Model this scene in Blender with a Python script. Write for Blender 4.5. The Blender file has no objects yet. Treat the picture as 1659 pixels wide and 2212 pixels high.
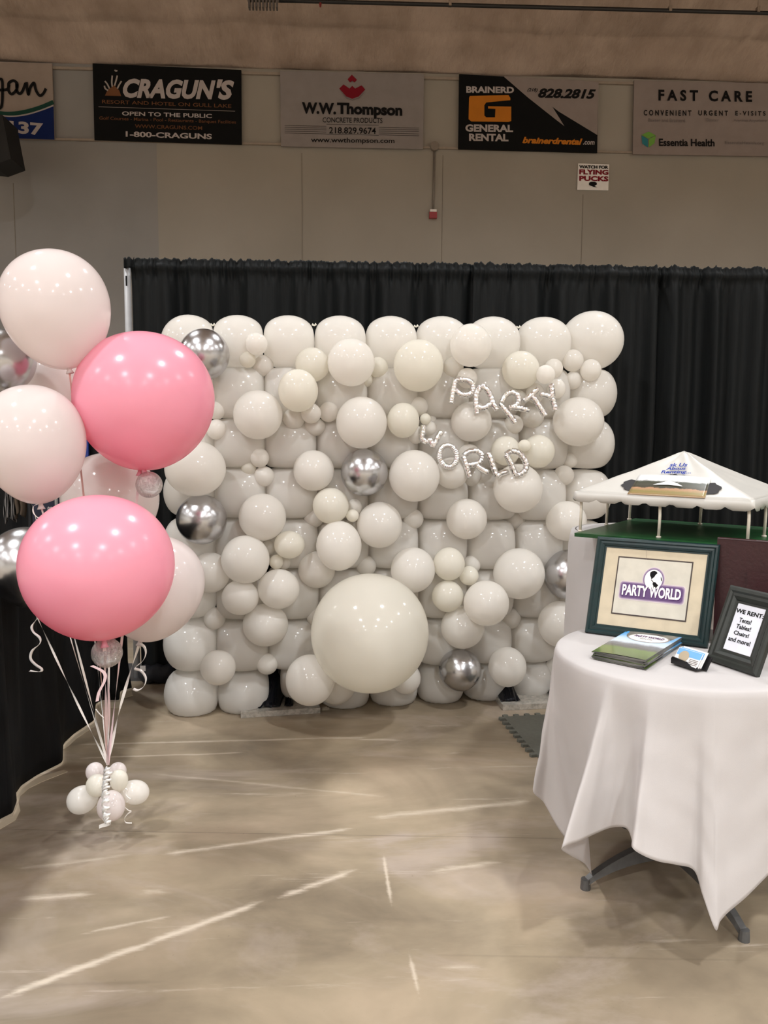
import bpy, bmesh, math, random
from mathutils import Vector, Matrix, noise
PI = math.pi
S = bpy.context.scene
COL = S.collection
random.seed(7)

# ------------------------------------------------------------------ camera
F, W, H = 1720.0, 1659.0, 2212.0
CAM = Vector((0, 0, 1.47))
PITCH, YAW, ROLL = math.radians(5.6), math.radians(2.7), 0.006
FW = Vector((math.sin(YAW)*math.cos(PITCH), math.cos(YAW)*math.cos(PITCH), -math.sin(PITCH)))
R0 = Vector((math.cos(YAW), -math.sin(YAW), 0)); U0 = R0.cross(FW)
RT = R0*math.cos(ROLL) + U0*math.sin(ROLL); UP = -R0*math.sin(ROLL) + U0*math.cos(ROLL)
cam_d = bpy.data.cameras.new('camera'); cam = bpy.data.objects.new('camera', cam_d); COL.objects.link(cam)
cam_d.sensor_fit = 'VERTICAL'; cam_d.sensor_height = 24; cam_d.lens = 24*F/H
cam_d.clip_start = .05; cam_d.clip_end = 200
m = Matrix((RT, UP, -FW)).transposed().to_4x4(); m.translation = CAM; cam.matrix_world = m
S.camera = cam

def ray(x, y):
    d = FW*F + RT*(x-W/2) + UP*(H/2-y)
    return d/d.dot(FW)
def onz(x, y, z): d = ray(x, y); return CAM + d*((z-CAM.z)/d.z)
def ony(x, y, Y): d = ray(x, y); return CAM + d*(Y/d.y)
def dep(x, y, D): return CAM + ray(x, y)*D

# ------------------------------------------------------------------ light
S.view_settings.view_transform = 'Standard'; S.view_settings.look = 'None'
S.view_settings.gamma = 1.0; S.view_settings.exposure = 0.0
S.view_settings.use_curve_mapping = False
S.cycles.diffuse_bounces = 6
wd = bpy.data.worlds.new('hall_air'); S.world = wd; wd.use_nodes = True
wd.node_tree.nodes['Background'].inputs[0].default_value = (1.0, .93, .87, 1)
wd.node_tree.nodes['Background'].inputs[1].default_value = .05
LAMP_W = 472
for ly, lk in ((6.6, .42), (.5, .5), (-5.6, .9), (-11.7, 1.1), (-17.8, 1.3), (-23.9, 1.3)):  # outer columns and rearmost rows are unseen lamps added for fill
    for i, lx in enumerate((-24.9, -17.9, -10.9, -3.9, 3.1, 10.1, 17.1, 24.1)):
        ld = bpy.data.lights.new('bay_and_fill_lamp', 'AREA'); ld.shape = 'DISK'; ld.size = .55
        ld.energy = LAMP_W*lk; ld.color = (.965, .99, 1.0); ld.spread = math.radians(150)
        lo = bpy.data.objects.new('bay_and_fill_lamp', ld); lo.location = (lx, ly, 8.0); COL.objects.link(lo)

# ------------------------------------------------------------------ materials
def srgb(r, g, b):
    f = lambda c: (c/255/12.92) if c/255 <= .04045 else ((c/255+.055)/1.055)**2.4
    return (f(r), f(g), f(b), 1)
class NT:
    def __init__(s, name):
        s.m = bpy.data.materials.new(name); s.m.use_nodes = True; s.t = s.m.node_tree; s.n = s.t.nodes
        s.p = s.n['Principled BSDF']
    def add(s, typ, **kw):
        n = s.n.new(typ)
        for k, v in kw.items():
            if k.startswith('i_'):
                key = k[2:]; key = int(key) if key.isdigit() else key.replace('_', ' ')
                if hasattr(v, 'node') : s.t.links.new(v, n.inputs[key])
                else: n.inputs[key].default_value = v
            else: setattr(n, k, v)
        return n
    def link(s, a, b): s.t.links.new(a, b)
    def set(s, key, v):
        if hasattr(v, 'node'): s.link(v, s.p.inputs[key])
        else: s.p.inputs[key].default_value = v
    def coord(s, which='Object'): return s.add('ShaderNodeTexCoord').outputs[which]
    def noise(s, scale, detail=3, vec=None, rough=.5, dist=0):
        n = s.add('ShaderNodeTexNoise'); n.inputs['Scale'].default_value = scale; n.inputs['Detail'].default_value = detail
        n.inputs['Roughness'].default_value = rough; n.inputs['Distortion'].default_value = dist
        s.link(vec if vec else s.coord(), n.inputs['Vector']); return n.outputs['Fac']
    def ramp(s, fac, stops):
        r = s.add('ShaderNodeValToRGB'); cr = r.color_ramp
        while len(cr.elements) < len(stops): cr.elements.new(.5)
        for e, (p, c) in zip(cr.elements, stops): e.position = p; e.color = c
        s.link(fac, r.inputs[0]); return r.outputs[0]
    def mix(s, fac, a, b, mode='MIX'):
        n = s.add('ShaderNodeMix', data_type='RGBA', blend_type=mode)
        for v, k in ((fac, 0), (a, 6), (b, 7)):
            if hasattr(v, 'node'): s.link(v, n.inputs[k])
            else: n.inputs[k].default_value = v
        return n.outputs[2]
    def math(s, op, a, b=0.0, clamp=False):
        n = s.add('ShaderNodeMath', operation=op, use_clamp=clamp)
        for k, v in enumerate((a, b)):
            if hasattr(v, 'node'): s.link(v, n.inputs[k])
            else: n.inputs[k].default_value = v
        return n.outputs[0]
    def bump(s, h, strength=.3, dist=.01):
        b = s.add('ShaderNodeBump'); b.inputs['Strength'].default_value = strength; b.inputs['Distance'].default_value = dist
        s.link(h, b.inputs['Height']); s.link(b.outputs[0], s.p.inputs['Normal'])
    def stretch(s, sc, rot=(0, 0, 0), vec=None):
        mp = s.add('ShaderNodeMapping'); mp.inputs['Scale'].default_value = sc; mp.inputs['Rotation'].default_value = rot
        s.link(vec if vec else s.coord(), mp.inputs[0]); return mp.outputs[0]

def plain(name, col, rough=.5, metal=0, var=.06, scale=20, bump=0, spec=.5, **kw):
    t = NT(name); c = srgb(*col)
    dark = tuple(x*(1-var) for x in c[:3])+(1,); lite = tuple(min(1, x*(1+var)) for x in c[:3])+(1,)
    nz = t.noise(scale, 3)
    t.set('Base Color', t.ramp(nz, [(.35, dark), (.65, lite)]))
    t.set('Roughness', rough); t.set('Metallic', metal); t.set('Specular IOR Level', spec)
    for k, v in kw.items(): t.set(k.replace('_', ' '), v)
    if bump: t.bump(nz, bump, .004)
    return t.m

def latex(name, col, rough=.16, trans=.3, tcol=None, coat=0.0):
    t = NT(name); c = srgb(*col)
    nz = t.noise(6, 2)
    dark = tuple(x*.97 for x in c[:3])+(1,)
    t.set('Base Color', t.ramp(nz, [(.3, dark), (.7, c)]))
    t.set('Roughness', rough); t.set('Specular IOR Level', .42)
    t.set('Coat Weight', coat)
    tr = t.add('ShaderNodeBsdfTranslucent'); tr.inputs[0].default_value = srgb(*(tcol or col))
    mx = t.add('ShaderNodeMixShader'); mx.inputs[0].default_value = trans
    t.link(t.p.outputs[0], mx.inputs[1]); t.link(tr.outputs[0], mx.inputs[2])
    t.link(mx.outputs[0], t.n['Material Output'].inputs[0])
    return t.m

M = {}
M['white'] = latex('white_latex', (245, 242, 237), .1, .5)
M['ivory'] = latex('ivory_latex', (244, 241, 232), .1, .5)
M['blush'] = latex('blush_white_latex', (240, 233, 231), .1, .4, (240, 230, 227))
M['pink'] = latex('pink_latex', (250, 181, 201), .22, .35, (250, 145, 172))
def chrome_mat(name, col, rough):
    t = NT(name); nz = t.noise(9, 2)
    c = srgb(*col)
    t.set('Base Color', t.ramp(nz, [(.3, tuple(x*.94 for x in c[:3])+(1,)), (.7, c)]))
    t.set('Metallic', 1.0); t.set('Roughness', rough); return t.m
M['chrome'] = chrome_mat('chrome_latex', (200, 200, 203), .25)
t = NT('silver_foil'); nz = t.noise(38, 3); t.set('Base Color', t.ramp(nz, [(.3, srgb(225, 225, 227)), (.7, srgb(245, 245, 245))]))
t.set('Metallic', 1.0); t.set('Roughness', .12); t.bump(nz, .4, .008); M['foil'] = t.m
t = NT('confetti_film'); nz = t.noise(130, 4, rough=.75)
t.set('Base Color', t.ramp(nz, [(.4, srgb(205, 200, 200)), (.6, srgb(240, 238, 238))]))
t.set('Metallic', .9); t.set('Roughness', .12); t.bump(nz, 1.0, .008)
t.set('Alpha', t.math('ADD', t.math('MULTIPLY', nz, .9), .28, True)); M['confetti'] = t.m
M['ribbon'] = plain('white_curling_ribbon', (233, 228, 222), .25, 0, .04, 40)
M['pink_ribbon'] = plain('pale_pink_ribbon', (232, 205, 208), .3, 0, .04, 40)
M['silver_ribbon'] = plain('shiny_white_ribbon', (240, 238, 235), .12, .25, .04, 60)
M['clear_cord'] = plain('pink_cord', (196, 160, 152), .4)

# drape
t = NT('black_drape'); co = t.stretch((60, 60, 1.5)); nz = t.noise(3, 3, co); n2 = t.noise(420, 2)
t.set('Base Color', t.ramp(nz, [(.3, srgb(10, 12, 13)), (.7, srgb(19, 22, 23))]))
t.set('Roughness', .62); t.set('Specular IOR Level', .16)
t.bump(n2, .15, .002); M['drape'] = t.m
t = NT('black_side_drape'); nz = t.noise(3, 3, t.stretch((60, 60, 1.5)))
t.set('Base Color', t.ramp(nz, [(.3, srgb(12, 12, 13)), (.7, srgb(20, 20, 21))]))
t.set('Roughness', .75); t.set('Specular IOR Level', .15); M['side_drape'] = t.m
# white table linen
t = NT('white_linen'); n1 = t.noise(700, 1); n2 = t.noise(7, 3)
t.set('Base Color', t.ramp(n2, [(.3, srgb(206, 202, 201)), (.7, srgb(213, 209, 208))]))
t.set('Roughness', .8); t.set('Specular IOR Level', .2); t.set('Sheen Weight', .15)
t.bump(t.math('ADD', t.math('MULTIPLY', n1, .15), n2), .35, .006)
tr = t.add('ShaderNodeBsdfTranslucent'); tr.inputs[0].default_value = srgb(235, 228, 226)
mx = t.add('ShaderNodeMixShader'); mx.inputs[0].default_value = .32
t.link(t.p.outputs[0], mx.inputs[1]); t.link(tr.outputs[0], mx.inputs[2]); t.link(mx.outputs[0], t.n['Material Output'].inputs[0])
M['linen'] = t.m
# far wall
t = NT('painted_wall_panels'); co = t.coord(); n1 = t.noise(.6, 4, co); n2 = t.noise(3.2, 4, t.stretch((1, 1, .4)), .65)
c = t.ramp(n1, [(.3, srgb(146, 140, 130)), (.7, srgb(157, 151, 141))])
c = t.mix(t.math('MULTIPLY', t.ramp(n2, [(.55, (0, 0, 0, 1)), (.85, (1, 1, 1, 1))]), .25), c, srgb(160, 150, 140))
t.set('Base Color', c); t.set('Roughness', .55); M['wall'] = t.m
M['wall_grey'] = plain('grey_wall_panels', (139, 137, 135), .55, 0, .05, 1.2)
t = NT('sprayed_insulation'); co = t.coord(); n1 = t.noise(.9, 5, co, .6); n2 = t.noise(2.5, 5, t.stretch((1, .35, .5), (0, 0, .5)), .6)
c = t.ramp(n1, [(.3, srgb(160, 141, 128)), (.7, srgb(192, 173, 159))])
c = t.mix(t.math('MULTIPLY', t.ramp(n2, [(.45, (0, 0, 0, 1)), (.75, (1, 1, 1, 1))]), .45), c, srgb(128, 108, 92))
t.set('Base Color', c); t.set('Roughness', .95); t.bump(n2, .8, .12); M['ceiling'] = t.m
M['hallwall'] = plain('hall_wall_paint', (188, 184, 178), .7, 0, .1, .8)
M['seam'] = plain('seam_shadow_gap', (128, 120, 110), .8)

# floor: worn sealed concrete with scrapes
t = NT('worn_concrete'); co = t.coord()
base = t.ramp(t.noise(1.6, 6, t.stretch((.7, 1.5, 1)), .6, .6), [(.28, srgb(112, 100, 84)), (.5, srgb(146, 132, 111)), (.72, srgb(172, 154, 132))])
blot = t.ramp(t.noise(.9, 5, t.stretch((1, 1, 1), (0, 0, .6)), .62, .8), [(.42, (0, 0, 0, 1)), (.66, (1, 1, 1, 1))])
c = t.mix(t.math('MULTIPLY', blot, .55), base, srgb(108, 95, 80))
haze = t.ramp(t.noise(1.3, 6, t.stretch((.6, 1.6, 1), (0, 0, -.25)), .66, 1.2), [(.5, (0, 0, 0, 1)), (.72, (1, 1, 1, 1))])
c = t.mix(t.math('MULTIPLY', haze, .5), c, srgb(178, 164, 156))
scr = t.ramp(t.noise(3.2, 7, t.stretch((.35, 5.0, 1), (0, 0, -.22)), .75), [(.60, (0, 0, 0, 1)), (.70, (1, 1, 1, 1))])
c = t.mix(t.math('MULTIPLY', scr, .45), c, srgb(200, 188, 174))
sep = t.add('ShaderNodeSeparateXYZ'); t.link(co, sep.inputs[0])
wob = t.math('MULTIPLY', t.math('SUBTRACT', t.noise(2.3, 4, co, .6), .5), .10)
edge = t.noise(16, 8, t.stretch((.35, 2.4, 1), (0, 0, -.38)), .82)
def t_brk(b): return b+.36
def streak(c, p, q, wid, col, amt, wobble=1.0, brk=.45):
    a = onz(*p, 0); b = onz(*q, 0); d = (b-a); L = d.length; d /= L; n = Vector((-d.y, d.x, 0)); mid = (a+b)/2
    def lin(v): return t.math('ADD', t.math('ADD', t.math('MULTIPLY', sep.outputs[0], v.x), t.math('MULTIPLY', sep.outputs[1], v.y)), -(mid.x*v.x+mid.y*v.y))
    dn = t.math('ABSOLUTE', t.math('ADD', lin(n), t.math('MULTIPLY', wob, wobble)))
    dl = t.math('ABSOLUTE', lin(d))
    k1 = t.math('SUBTRACT', 1.0, t.math('DIVIDE', dn, wid), True)
    k2 = t.math('MULTIPLY', t.math('SUBTRACT', L/2, dl), 9.0, True)
    f = t.math('MULTIPLY', k1, k2)
    br = t.math('MULTIPLY', t.math('SUBTRACT', t.math('ADD', edge, t.math('MULTIPLY', f, .5)), t_brk(brk)), 4.0, True)
    return t.mix(t.math('MULTIPLY', t.math('MULTIPLY', t.math('POWER', f, .7), br), amt*.5, True), c, col)
LT, PU, DK = srgb(208, 195, 178), srgb(172, 158, 150), srgb(70, 60, 50)
for st in [((-60, 2178), (600, 1935), .035, LT, 1.5, .3, .35), ((560, 1957), (800, 1868), .045, LT, 1.5, .3, .4), ((780, 1885), (1120, 1800), .16, PU, 1.0, 1, .3),
           ((310, 1852), (800, 1783), .04, LT, 1.4, .5, .4), ((-20, 1882), (330, 1842), .04, LT, .8, .5, .45), ((-20, 1948), (250, 1928), .05, LT, 1.2, .4, .4),
           ((120, 2030), (430, 1965), .03, LT, 1.1, .3, .45), ((140, 1609), (830, 1592), .025, LT, .9, .3, .35), ((135, 1640), (560, 1624), .02, LT, .8, .3, .35),
           ((760, 1770), (1180, 1728), .06, LT, .9, .6, .4), ((300, 1668), (860, 1724), .03, LT, .6, .3, .4), ((885, 1886), (1120, 1858), .04, LT, 1.0, .6, .4),
           ((826, 1830), (848, 1975), .014, LT, 1.2, .1, .3), ((878, 2035), (912, 2180), .014, LT, 1.1, .1, .3), ((250, 1920), (420, 1925), .07, LT, .7, 1, .42),
           ((730, 1596), (900, 1600), .03, LT, .9, .4, .35), ((930, 1628), (1030, 1624), .04, LT, .8, .6, .4), ((760, 1835), (930, 1790), .09, PU, .9, 1, .3),
           ((60, 1983), (150, 1981), .02, LT, 1.2, .1, .3), ((870, 1843), (940, 1825), .04, LT, 1.1, .3, .4), ((890, 2088), (1100, 2095), .03, LT, .7, .5, .4),
           ((-20, 1791), (1250, 1812), .005, DK, .9, .1, .25), ((880, 2062), (1659, 2075), .01, DK, .35, .1, .3), ((-20, 2135), (400, 2120), .02, DK, .4, .3, .3)]:
    c = streak(c, *st)
spk = t.ramp(t.noise(60, 2, co), [(.74, (0, 0, 0, 1)), (.78, (1, 1, 1, 1))])
c = t.mix(t.math('MULTIPLY', spk, .35), c, srgb(95, 80, 66))
t.set('Base Color', c); t.set('Specular IOR Level', .35)
t.set('Roughness', t.ramp(t.noise(2.4, 4, co), [(.3, (.34, .34, .34, 1)), (.7, (.55, .55, .55, 1))]))
t.bump(t.noise(45, 4, co), .08, .004); M['floor'] = t.m

# ------------------------------------------------------------------ mesh helpers
def wloc(o):
    v = Vector(o.location)
    while o.parent: o = o.parent; v += o.location
    return v
def obj(name, verts, faces, mat, parent=None, smooth=False, loc=None, tri=False):
    """one mesh object, vertices given in world space"""
    if loc is None:
        if parent is None:
            xs = [v[0] for v in verts]; ys = [v[1] for v in verts]; zs = [v[2] for v in verts]
            loc = Vector(((min(xs)+max(xs))/2, (min(ys)+max(ys))/2, min(zs)))
        else: loc = wloc(parent)
    loc = Vector(loc)
    me = bpy.data.meshes.new(name); me.from_pydata([Vector(v)-loc for v in verts], [], faces)
    if tri:
        bm = bmesh.new(); bm.from_mesh(me); bmesh.ops.triangulate(bm, faces=[f for f in bm.faces if len(f.verts) > 4]); bm.to_mesh(me); bm.free()
    me.materials.append(M[mat] if isinstance(mat, str) else mat)
    if smooth: me.polygons.foreach_set('use_smooth', [True]*len(me.polygons))
    o = bpy.data.objects.new(name, me); COL.objects.link(o)
    if parent is not None: o.parent = parent; o.location = loc-wloc(parent)
    else: o.location = loc
    return o
def thing(name, label, cat, loc, group=None):
    o = bpy.data.objects.new(name, None); COL.objects.link(o); o.location = Vector(loc); o.empty_display_size = .05
    return tag(o, label, cat, group)
def tag(o, label, cat, group=None):
    o['label'] = label; o['category'] = cat
    if group: o['group'] = group
    return o
def struct(o): o['kind'] = 'structure'; return o
class G:
    """geometry collector"""
    def __init__(s): s.v = []; s.f = []
    def add(s, v, f): n = len(s.v); s.v += [Vector(x) for x in v]; s.f += [tuple(i+n for i in k) for k in f]; return s
    def box(s, o, a, b, c):
        """corner o and edge vectors a,b,c"""
        o, a, b, c = map(Vector, (o, a, b, c))
        v = [o, o+a, o+a+b, o+b, o+c, o+a+c, o+a+b+c, o+b+c]
        return s.add(v, [(3, 2, 1, 0), (4, 5, 6, 7), (0, 1, 5, 4), (1, 2, 6, 5), (2, 3, 7, 6), (3, 0, 4, 7)])
    def abox(s, x0, x1, y0, y1, z0, z1): return s.box((x0, y0, z0), (x1-x0, 0, 0), (0, y1-y0, 0), (0, 0, z1-z0))
    def tube(s, pts, r, n=10, closed=False, cap=True, flat=1.0):
        pts = [Vector(p) for p in pts]; N = len(pts); rs = r if isinstance(r, (list, tuple)) else [r]*N
        prev = None; base = len(s.v); vs = []
        for i, p in enumerate(pts):
            if closed: d = pts[(i+1) % N]-pts[i-1]
            else: d = pts[min(i+1, N-1)]-pts[max(i-1, 0)]
            d.normalize()
            if prev is None: a = d.orthogonal().normalized()
            else: a = (prev-d*prev.dot(d)).normalized()
            prev = a; b = d.cross(a)
            for k in range(n):
                an = 2*PI*k/n; vs.append(p+(a*math.cos(an)+b*math.sin(an)*flat)*rs[i])
        fs = []
        for i in range(N if closed else N-1):
            for k in range(n):
                j = (i+1) % N; fs.append((i*n+k, i*n+(k+1) % n, j*n+(k+1) % n, j*n+k))
        if cap and not closed: fs.append(tuple(range(n))[::-1]); fs.append(tuple((N-1)*n+k for k in range(n)))
        return s.add(vs, fs)
    def strip(s, pts, side, w):
        """flat ribbon; side = list or single vector"""
        pts = [Vector(p) for p in pts]; N = len(pts)
        sd = side if isinstance(side, list) else [Vector(side)]*N
        vs = []
        for p, q in zip(pts, sd): q = q.normalized()*w/2; vs += [p-q, p+q]
        return s.add(vs, [(2*i, 2*i+1, 2*i+3, 2*i+2) for i in range(N-1)])
    def grid(s, fn, nu, nv, closed_u=False):
        vs = [fn(i/nu, j/nv) for j in range(nv+1) for i in range(nu if closed_u else nu+1)]
        w = nu if closed_u else nu+1
        return s.add(vs, [(j*w+i, j*w+(i+1) % w, (j+1)*w+(i+1) % w, (j+1)*w+i) for j in range(nv) for i in range(nu)])
    def lathe(s, prof, c, n=32, cap=True):
        c = Vector(c); vs = [c+Vector((r*math.cos(2*PI*k/n), r*math.sin(2*PI*k/n), z)) for r, z in prof for k in range(n)]
        fs = [(i*n+k, i*n+(k+1) % n, (i+1)*n+(k+1) % n, (i+1)*n+k) for i in range(len(prof)-1) for k in range(n)]
        if cap: fs += [tuple(range(n))[::-1], tuple((len(prof)-1)*n+k for k in range(n))]
        return s.add(vs, fs)
    def make(s, name, mat, parent=None, smooth=False, loc=None, tri=False): return obj(name, s.v, s.f, mat, parent, smooth, loc, tri)
def catmull(P, n, closed=False):
    P = [Vector(p) for p in P]; N = len(P); out = []
    for i in range(N if closed else N-1):
        g = lambda k: P[k % N] if closed else P[max(0, min(N-1, k))]
        a, b, c, d = g(i-1), g(i), g(i+1), g(i+2)
        for k in range(n):
            u = k/n; out.append(.5*((2*b)+(c-a)*u+(2*a-5*b+4*c-d)*u*u+(3*b-a-3*c+d)*u**3))
    if not closed: out.append(P[-1])
    return out

_tc = {}
def text_geo(s, bold=0.0, shear=0.0, res=3):
    bold = min(.045, bold*1.1+.004)
    k = (s, bold, shear)
    if k in _tc: return _tc[k]
    cu = bpy.data.curves.new('t', 'FONT'); cu.body = s; cu.offset = bold; cu.shear = shear; cu.resolution_u = res
    ob = bpy.data.objects.new('t', cu); COL.objects.link(ob)
    dg = bpy.context.evaluated_depsgraph_get(); me = bpy.data.meshes.new_from_object(ob.evaluated_get(dg))
    vs = [v.co.copy() for v in me.vertices]; fs = [tuple(p.vertices) for p in me.polygons]
    bpy.data.objects.remove(ob); bpy.data.curves.remove(cu); bpy.data.meshes.remove(me)
    x0 = min(v.x for v in vs); x1 = max(v.x for v in vs); y0 = min(v.y for v in vs); y1 = max(v.y for v in vs)
    r = ([((v.x-x0)/(x1-x0), (v.y-y0)/(y1-y0)) for v in vs], fs); _tc[k] = r; return r
class Quad:
    def __init__(s, BL, BR, TR, TL):
        s.q = [Vector(x) for x in (BL, BR, TR, TL)]
        s.n = (s.q[1]-s.q[0]).cross(s.q[3]-s.q[0]).normalized()
        if s.n.dot(CAM-s.q[0]) < 0: s.n = -s.n
    def P(s, u, v, off=0.0):
        a, b, c, d = s.q; return a*(1-u)*(1-v)+b*u*(1-v)+c*u*v+d*(1-u)*v+s.n*off
    def sub(s, u0, v0, u1, v1, off=0): return Quad(s.P(u0, v0, off), s.P(u1, v0, off), s.P(u1, v1, off), s.P(u0, v1, off))
    def plate(s, g, off, th):
        v = [p+s.n*(off-th) for p in s.q]+[p+s.n*off for p in s.q]
        return g.add(v, [(3, 2, 1, 0), (4, 5, 6, 7), (0, 1, 5, 4), (1, 2, 6, 5), (2, 3, 7, 6), (3, 0, 4, 7)])
    def text(s, g, txt, off=.001, bold=0, shear=0):
        vs, fs = text_geo(txt, bold, shear); return g.add([s.P(u, v, off) for u, v in vs], fs)
    def poly(s, g, pts, off=.001): return g.add([s.P(u, v, off) for u, v in pts], [tuple(range(len(pts)))])

# ------------------------------------------------------------------ setting
WY = 14.0
g = G(); n = 1
g.abox(-27, 27, -29, WY+.3, -.2, 0); struct(g.make('floor', 'floor', loc=(0, 0, 0)))
g = G(); g.abox(-3.18, 27, WY, WY+.25, 0, 7.51); wf = struct(g.make('wall_far', 'wall'))
g = G(); g.abox(-27, -3.18, WY-.001, WY+.25, 0, 7.51); struct(g.make('wall_far_left', 'wall_grey'))
g = G(); g.abox(-27.2, -27, -29, WY, 0, 10.6); struct(g.make('wall_left', 'hallwall'))
g = G(); g.abox(27, 27.2, -29, WY, 0, 10.6); struct(g.make('wall_right', 'hallwall'))
g = G(); g.abox(-27, 27, -29.2, -29, 0, 9); struct(g.make('wall_back', 'hallwall'))
g = G()
def ceil_pt(u, v):
    x = -27+54*u
    prof = [(WY+.25, 7.5), (WY-.02, 7.52), (WY-.2, 7.6), (WY-.7, 7.86), (WY-.82, 7.88), (WY-2.2, 8.35), (WY-5, 9.1), (0, 10.6), (-14, 9.9), (-29.2, 8.6)]
    k = v*(len(prof)-1); i = min(int(k), len(prof)-2); f = k-i
    y = prof[i][0]*(1-f)+prof[i+1][0]*f; z = prof[i][1]*(1-f)+prof[i+1][1]*f
    nn = noise.noise(Vector((x*.8, y*1.6, 0)))*.05+noise.noise(Vector((x*2.6, y*3, 4)))*.02
    return Vector((x, y, z+(nn if 0 < v < 1 else 0)))
g.grid(ceil_pt, 300, 90); struct(g.make('ceiling', 'ceiling', smooth=True))
# wall seams and the board line behind the banners
for k, (px, y0, y1) in enumerate([(28, 395, 900), (652, 330, 900), (957, 335, 900), (1260, 420, 900)]):
    a = ony(px, y0, WY-.01); g = G(); g.abox(a.x-.005, a.x+.005, WY-.006, WY+.02, 0, a.z); struct(g.make('trim_%d' % (k+1), 'seam' if k else 'seam'))
g = G(); g.abox(-17, 17, WY-.05, WY+.02, 6.28, 6.31); struct(g.make('trim_5', plain('seam_board', (150, 138, 126), .7)))
g = G(); g.abox(-17, 17, WY-.05, WY+.02, 7.40, 7.44); struct(g.make('trim_6', plain('seam_board_top', (150, 138, 126), .7)))

# ------------------------------------------------------------------ banners
def col(name, c, rough=.6): 
    M[name] = plain(name, c, rough, 0, .04, 5, spec=.15); return name
col('ink_black', (16, 15, 16)); col('ink_white', (175, 166, 164)); col('ink_red', (122, 18, 34)); col('ink_orange', (190, 116, 34)); col('ink_grey', (120, 112, 110))
col('ink_blue', (13, 34, 88)); col('ink_green', (24, 62, 52)); col('ink_teal', (48, 120, 130)); col('ink_leaf', (110, 160, 70)); col('banner_white', (140, 133, 131)); col('banner_black', (8, 9, 11))
col('banner_pale', (142, 131, 127)); col('ink_brown', (112, 74, 48)); col('ink_dim', (160, 152, 146)); col('paper_white', (235, 232, 230)); col('ink_purple', (78, 44, 96)); col('banner_warm', (150, 137, 128))
BY = WY-.08
def banner(name, label, tl, tr, br, bl, mat, cat='banner'):
    q = Quad(ony(*bl, BY), ony(*br, BY), ony(*tr, BY), ony(*tl, BY))
    t = thing(name, label, cat, q.P(.5, 0)); g = G(); q.plate(g, 0, .03); g.make('panel', mat, t)
    return t, q
def tpx(parent, name, mat, items, off=.012, plane=BY, slope=.026):
    """items: (text, x0,y0,x1,y1, bold, shear) pixel boxes on the far wall"""
    for it in items:
        g = G(); s, x0, y0, x1, y1 = it[:5]; b = it[5] if len(it) > 5 else 0; sh = it[6] if len(it) > 6 else 0
        dy = slope*(x1-x0)
        q = Quad(ony(x0, y1, plane), ony(x1, y1+dy, plane), ony(x1, y0+dy, plane), ony(x0, y0, plane)); q.text(g, s, off, b, sh)
        g.make(name, mat, parent)
def ppx(parent, name, mat, polys, off=.008, plane=BY):
    g = G()
    for p in polys: g.add([ony(x, y, plane)+Vector((0, -off, 0)) for x, y in p], [tuple(range(len(p)))])
    return g.make(name, mat, parent, tri=True)
def stroke(parent, name, mat, lines, wpx, off=.014, plane=BY):
    g = G()
    for L in lines:
        P = catmull([ony(x, y, plane)+Vector((0, -off, 0)) for x, y in L], 8)
        sd = []
        for i in range(len(P)):
            d = P[min(i+1, len(P)-1)]-P[max(i-1, 0)]; sd.append(Vector((-d.z, 0, d.x)))
        g.strip(P, sd, wpx*plane/F)
    return g.make(name, mat, parent)

# 1 script banner cut by the left edge
t1, q1 = banner('advertising_banner', 'white and blue banner with black script lettering, cut off at the far left', (-200, 128), (112, 137), (118, 302), (-196, 292), 'banner_warm')
ppx(t1, 'blue_field', 'ink_blue', [[(-196, 292), (118, 302), (116, 228), (100, 236), (80, 243), (50, 250), (20, 252), (0, 250), (-60, 240), (-196, 215)]])
stroke(t1, 'green_wave', 'ink_green', [[(-190, 208), (-60, 234), (0, 245), (30, 246), (60, 241), (90, 232), (116, 221)]], 8)
stroke(t1, 'white_wave', 'ink_white', [[(-190, 214), (-60, 240), (0, 250), (30, 252), (60, 248), (90, 239), (116, 229)]], 2.5, .018)
stroke(t1, 'script_lettering', 'ink_black', [[(-12, 180), (4, 172), (6, 200), (4, 230), (-6, 236)], [(-2, 195), (10, 195), (18, 192), (20, 180), (30, 175), (38, 182), (36, 195), (26, 204), (19, 196), (20, 184)],
      [(36, 180), (38, 198), (44, 203), (50, 196), (56, 180)], [(58, 178), (59, 190), (62, 205), (66, 190), (74, 180), (78, 195), (86, 207), (94, 203), (100, 192)]], 5.5)
tpx(t1, 'number_lettering', 'ink_white', [('137', 21, 261, 94, 288, .03, 0)], .014, slope=.08)

# 2 black resort banner
t2, q2 = banner('advertising_banner', 'black banner with white rough capitals and a small orange plume', (200, 137), (521, 151), (522, 312), (204, 302), 'banner_black')
tpx(t2, 'main_lettering', 'ink_white', [('CRAGUN', 266, 170, 466, 212, .06, .25), ("'S", 468, 172, 506, 216, .06, .25)], slope=.02)
tpx(t2, 'resort_lettering', 'ink_brown', [('RESORT AND HOTEL ON GULL LAKE', 221, 216, 500, 224, .0, 0)], slope=.035)
tpx(t2, 'small_lettering', 'ink_white', [('OPEN TO THE PUBLIC', 264, 241, 458, 250, .015), ('1-800-CRAGUNS', 272, 284, 458, 296, .025)], slope=.03)
tpx(t2, 'service_lettering', 'ink_brown', [('Golf Courses - Marina - Pool - Restaurants - Banquet Facilities', 215, 252, 510, 261, .0), ('WWW.CRAGUNS.COM', 292, 269, 437, 277, 0)], slope=.03)
ppx(t2, 'rule', 'ink_dim', [[(213, 230.6), (508, 240.2), (508, 241), (213, 231.4)]])
ppx(t2, 'plume', 'ink_brown', [[(227, 207), (262, 208), (258, 196), (252, 190), (246, 184), (240, 190), (233, 194)]])
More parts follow.
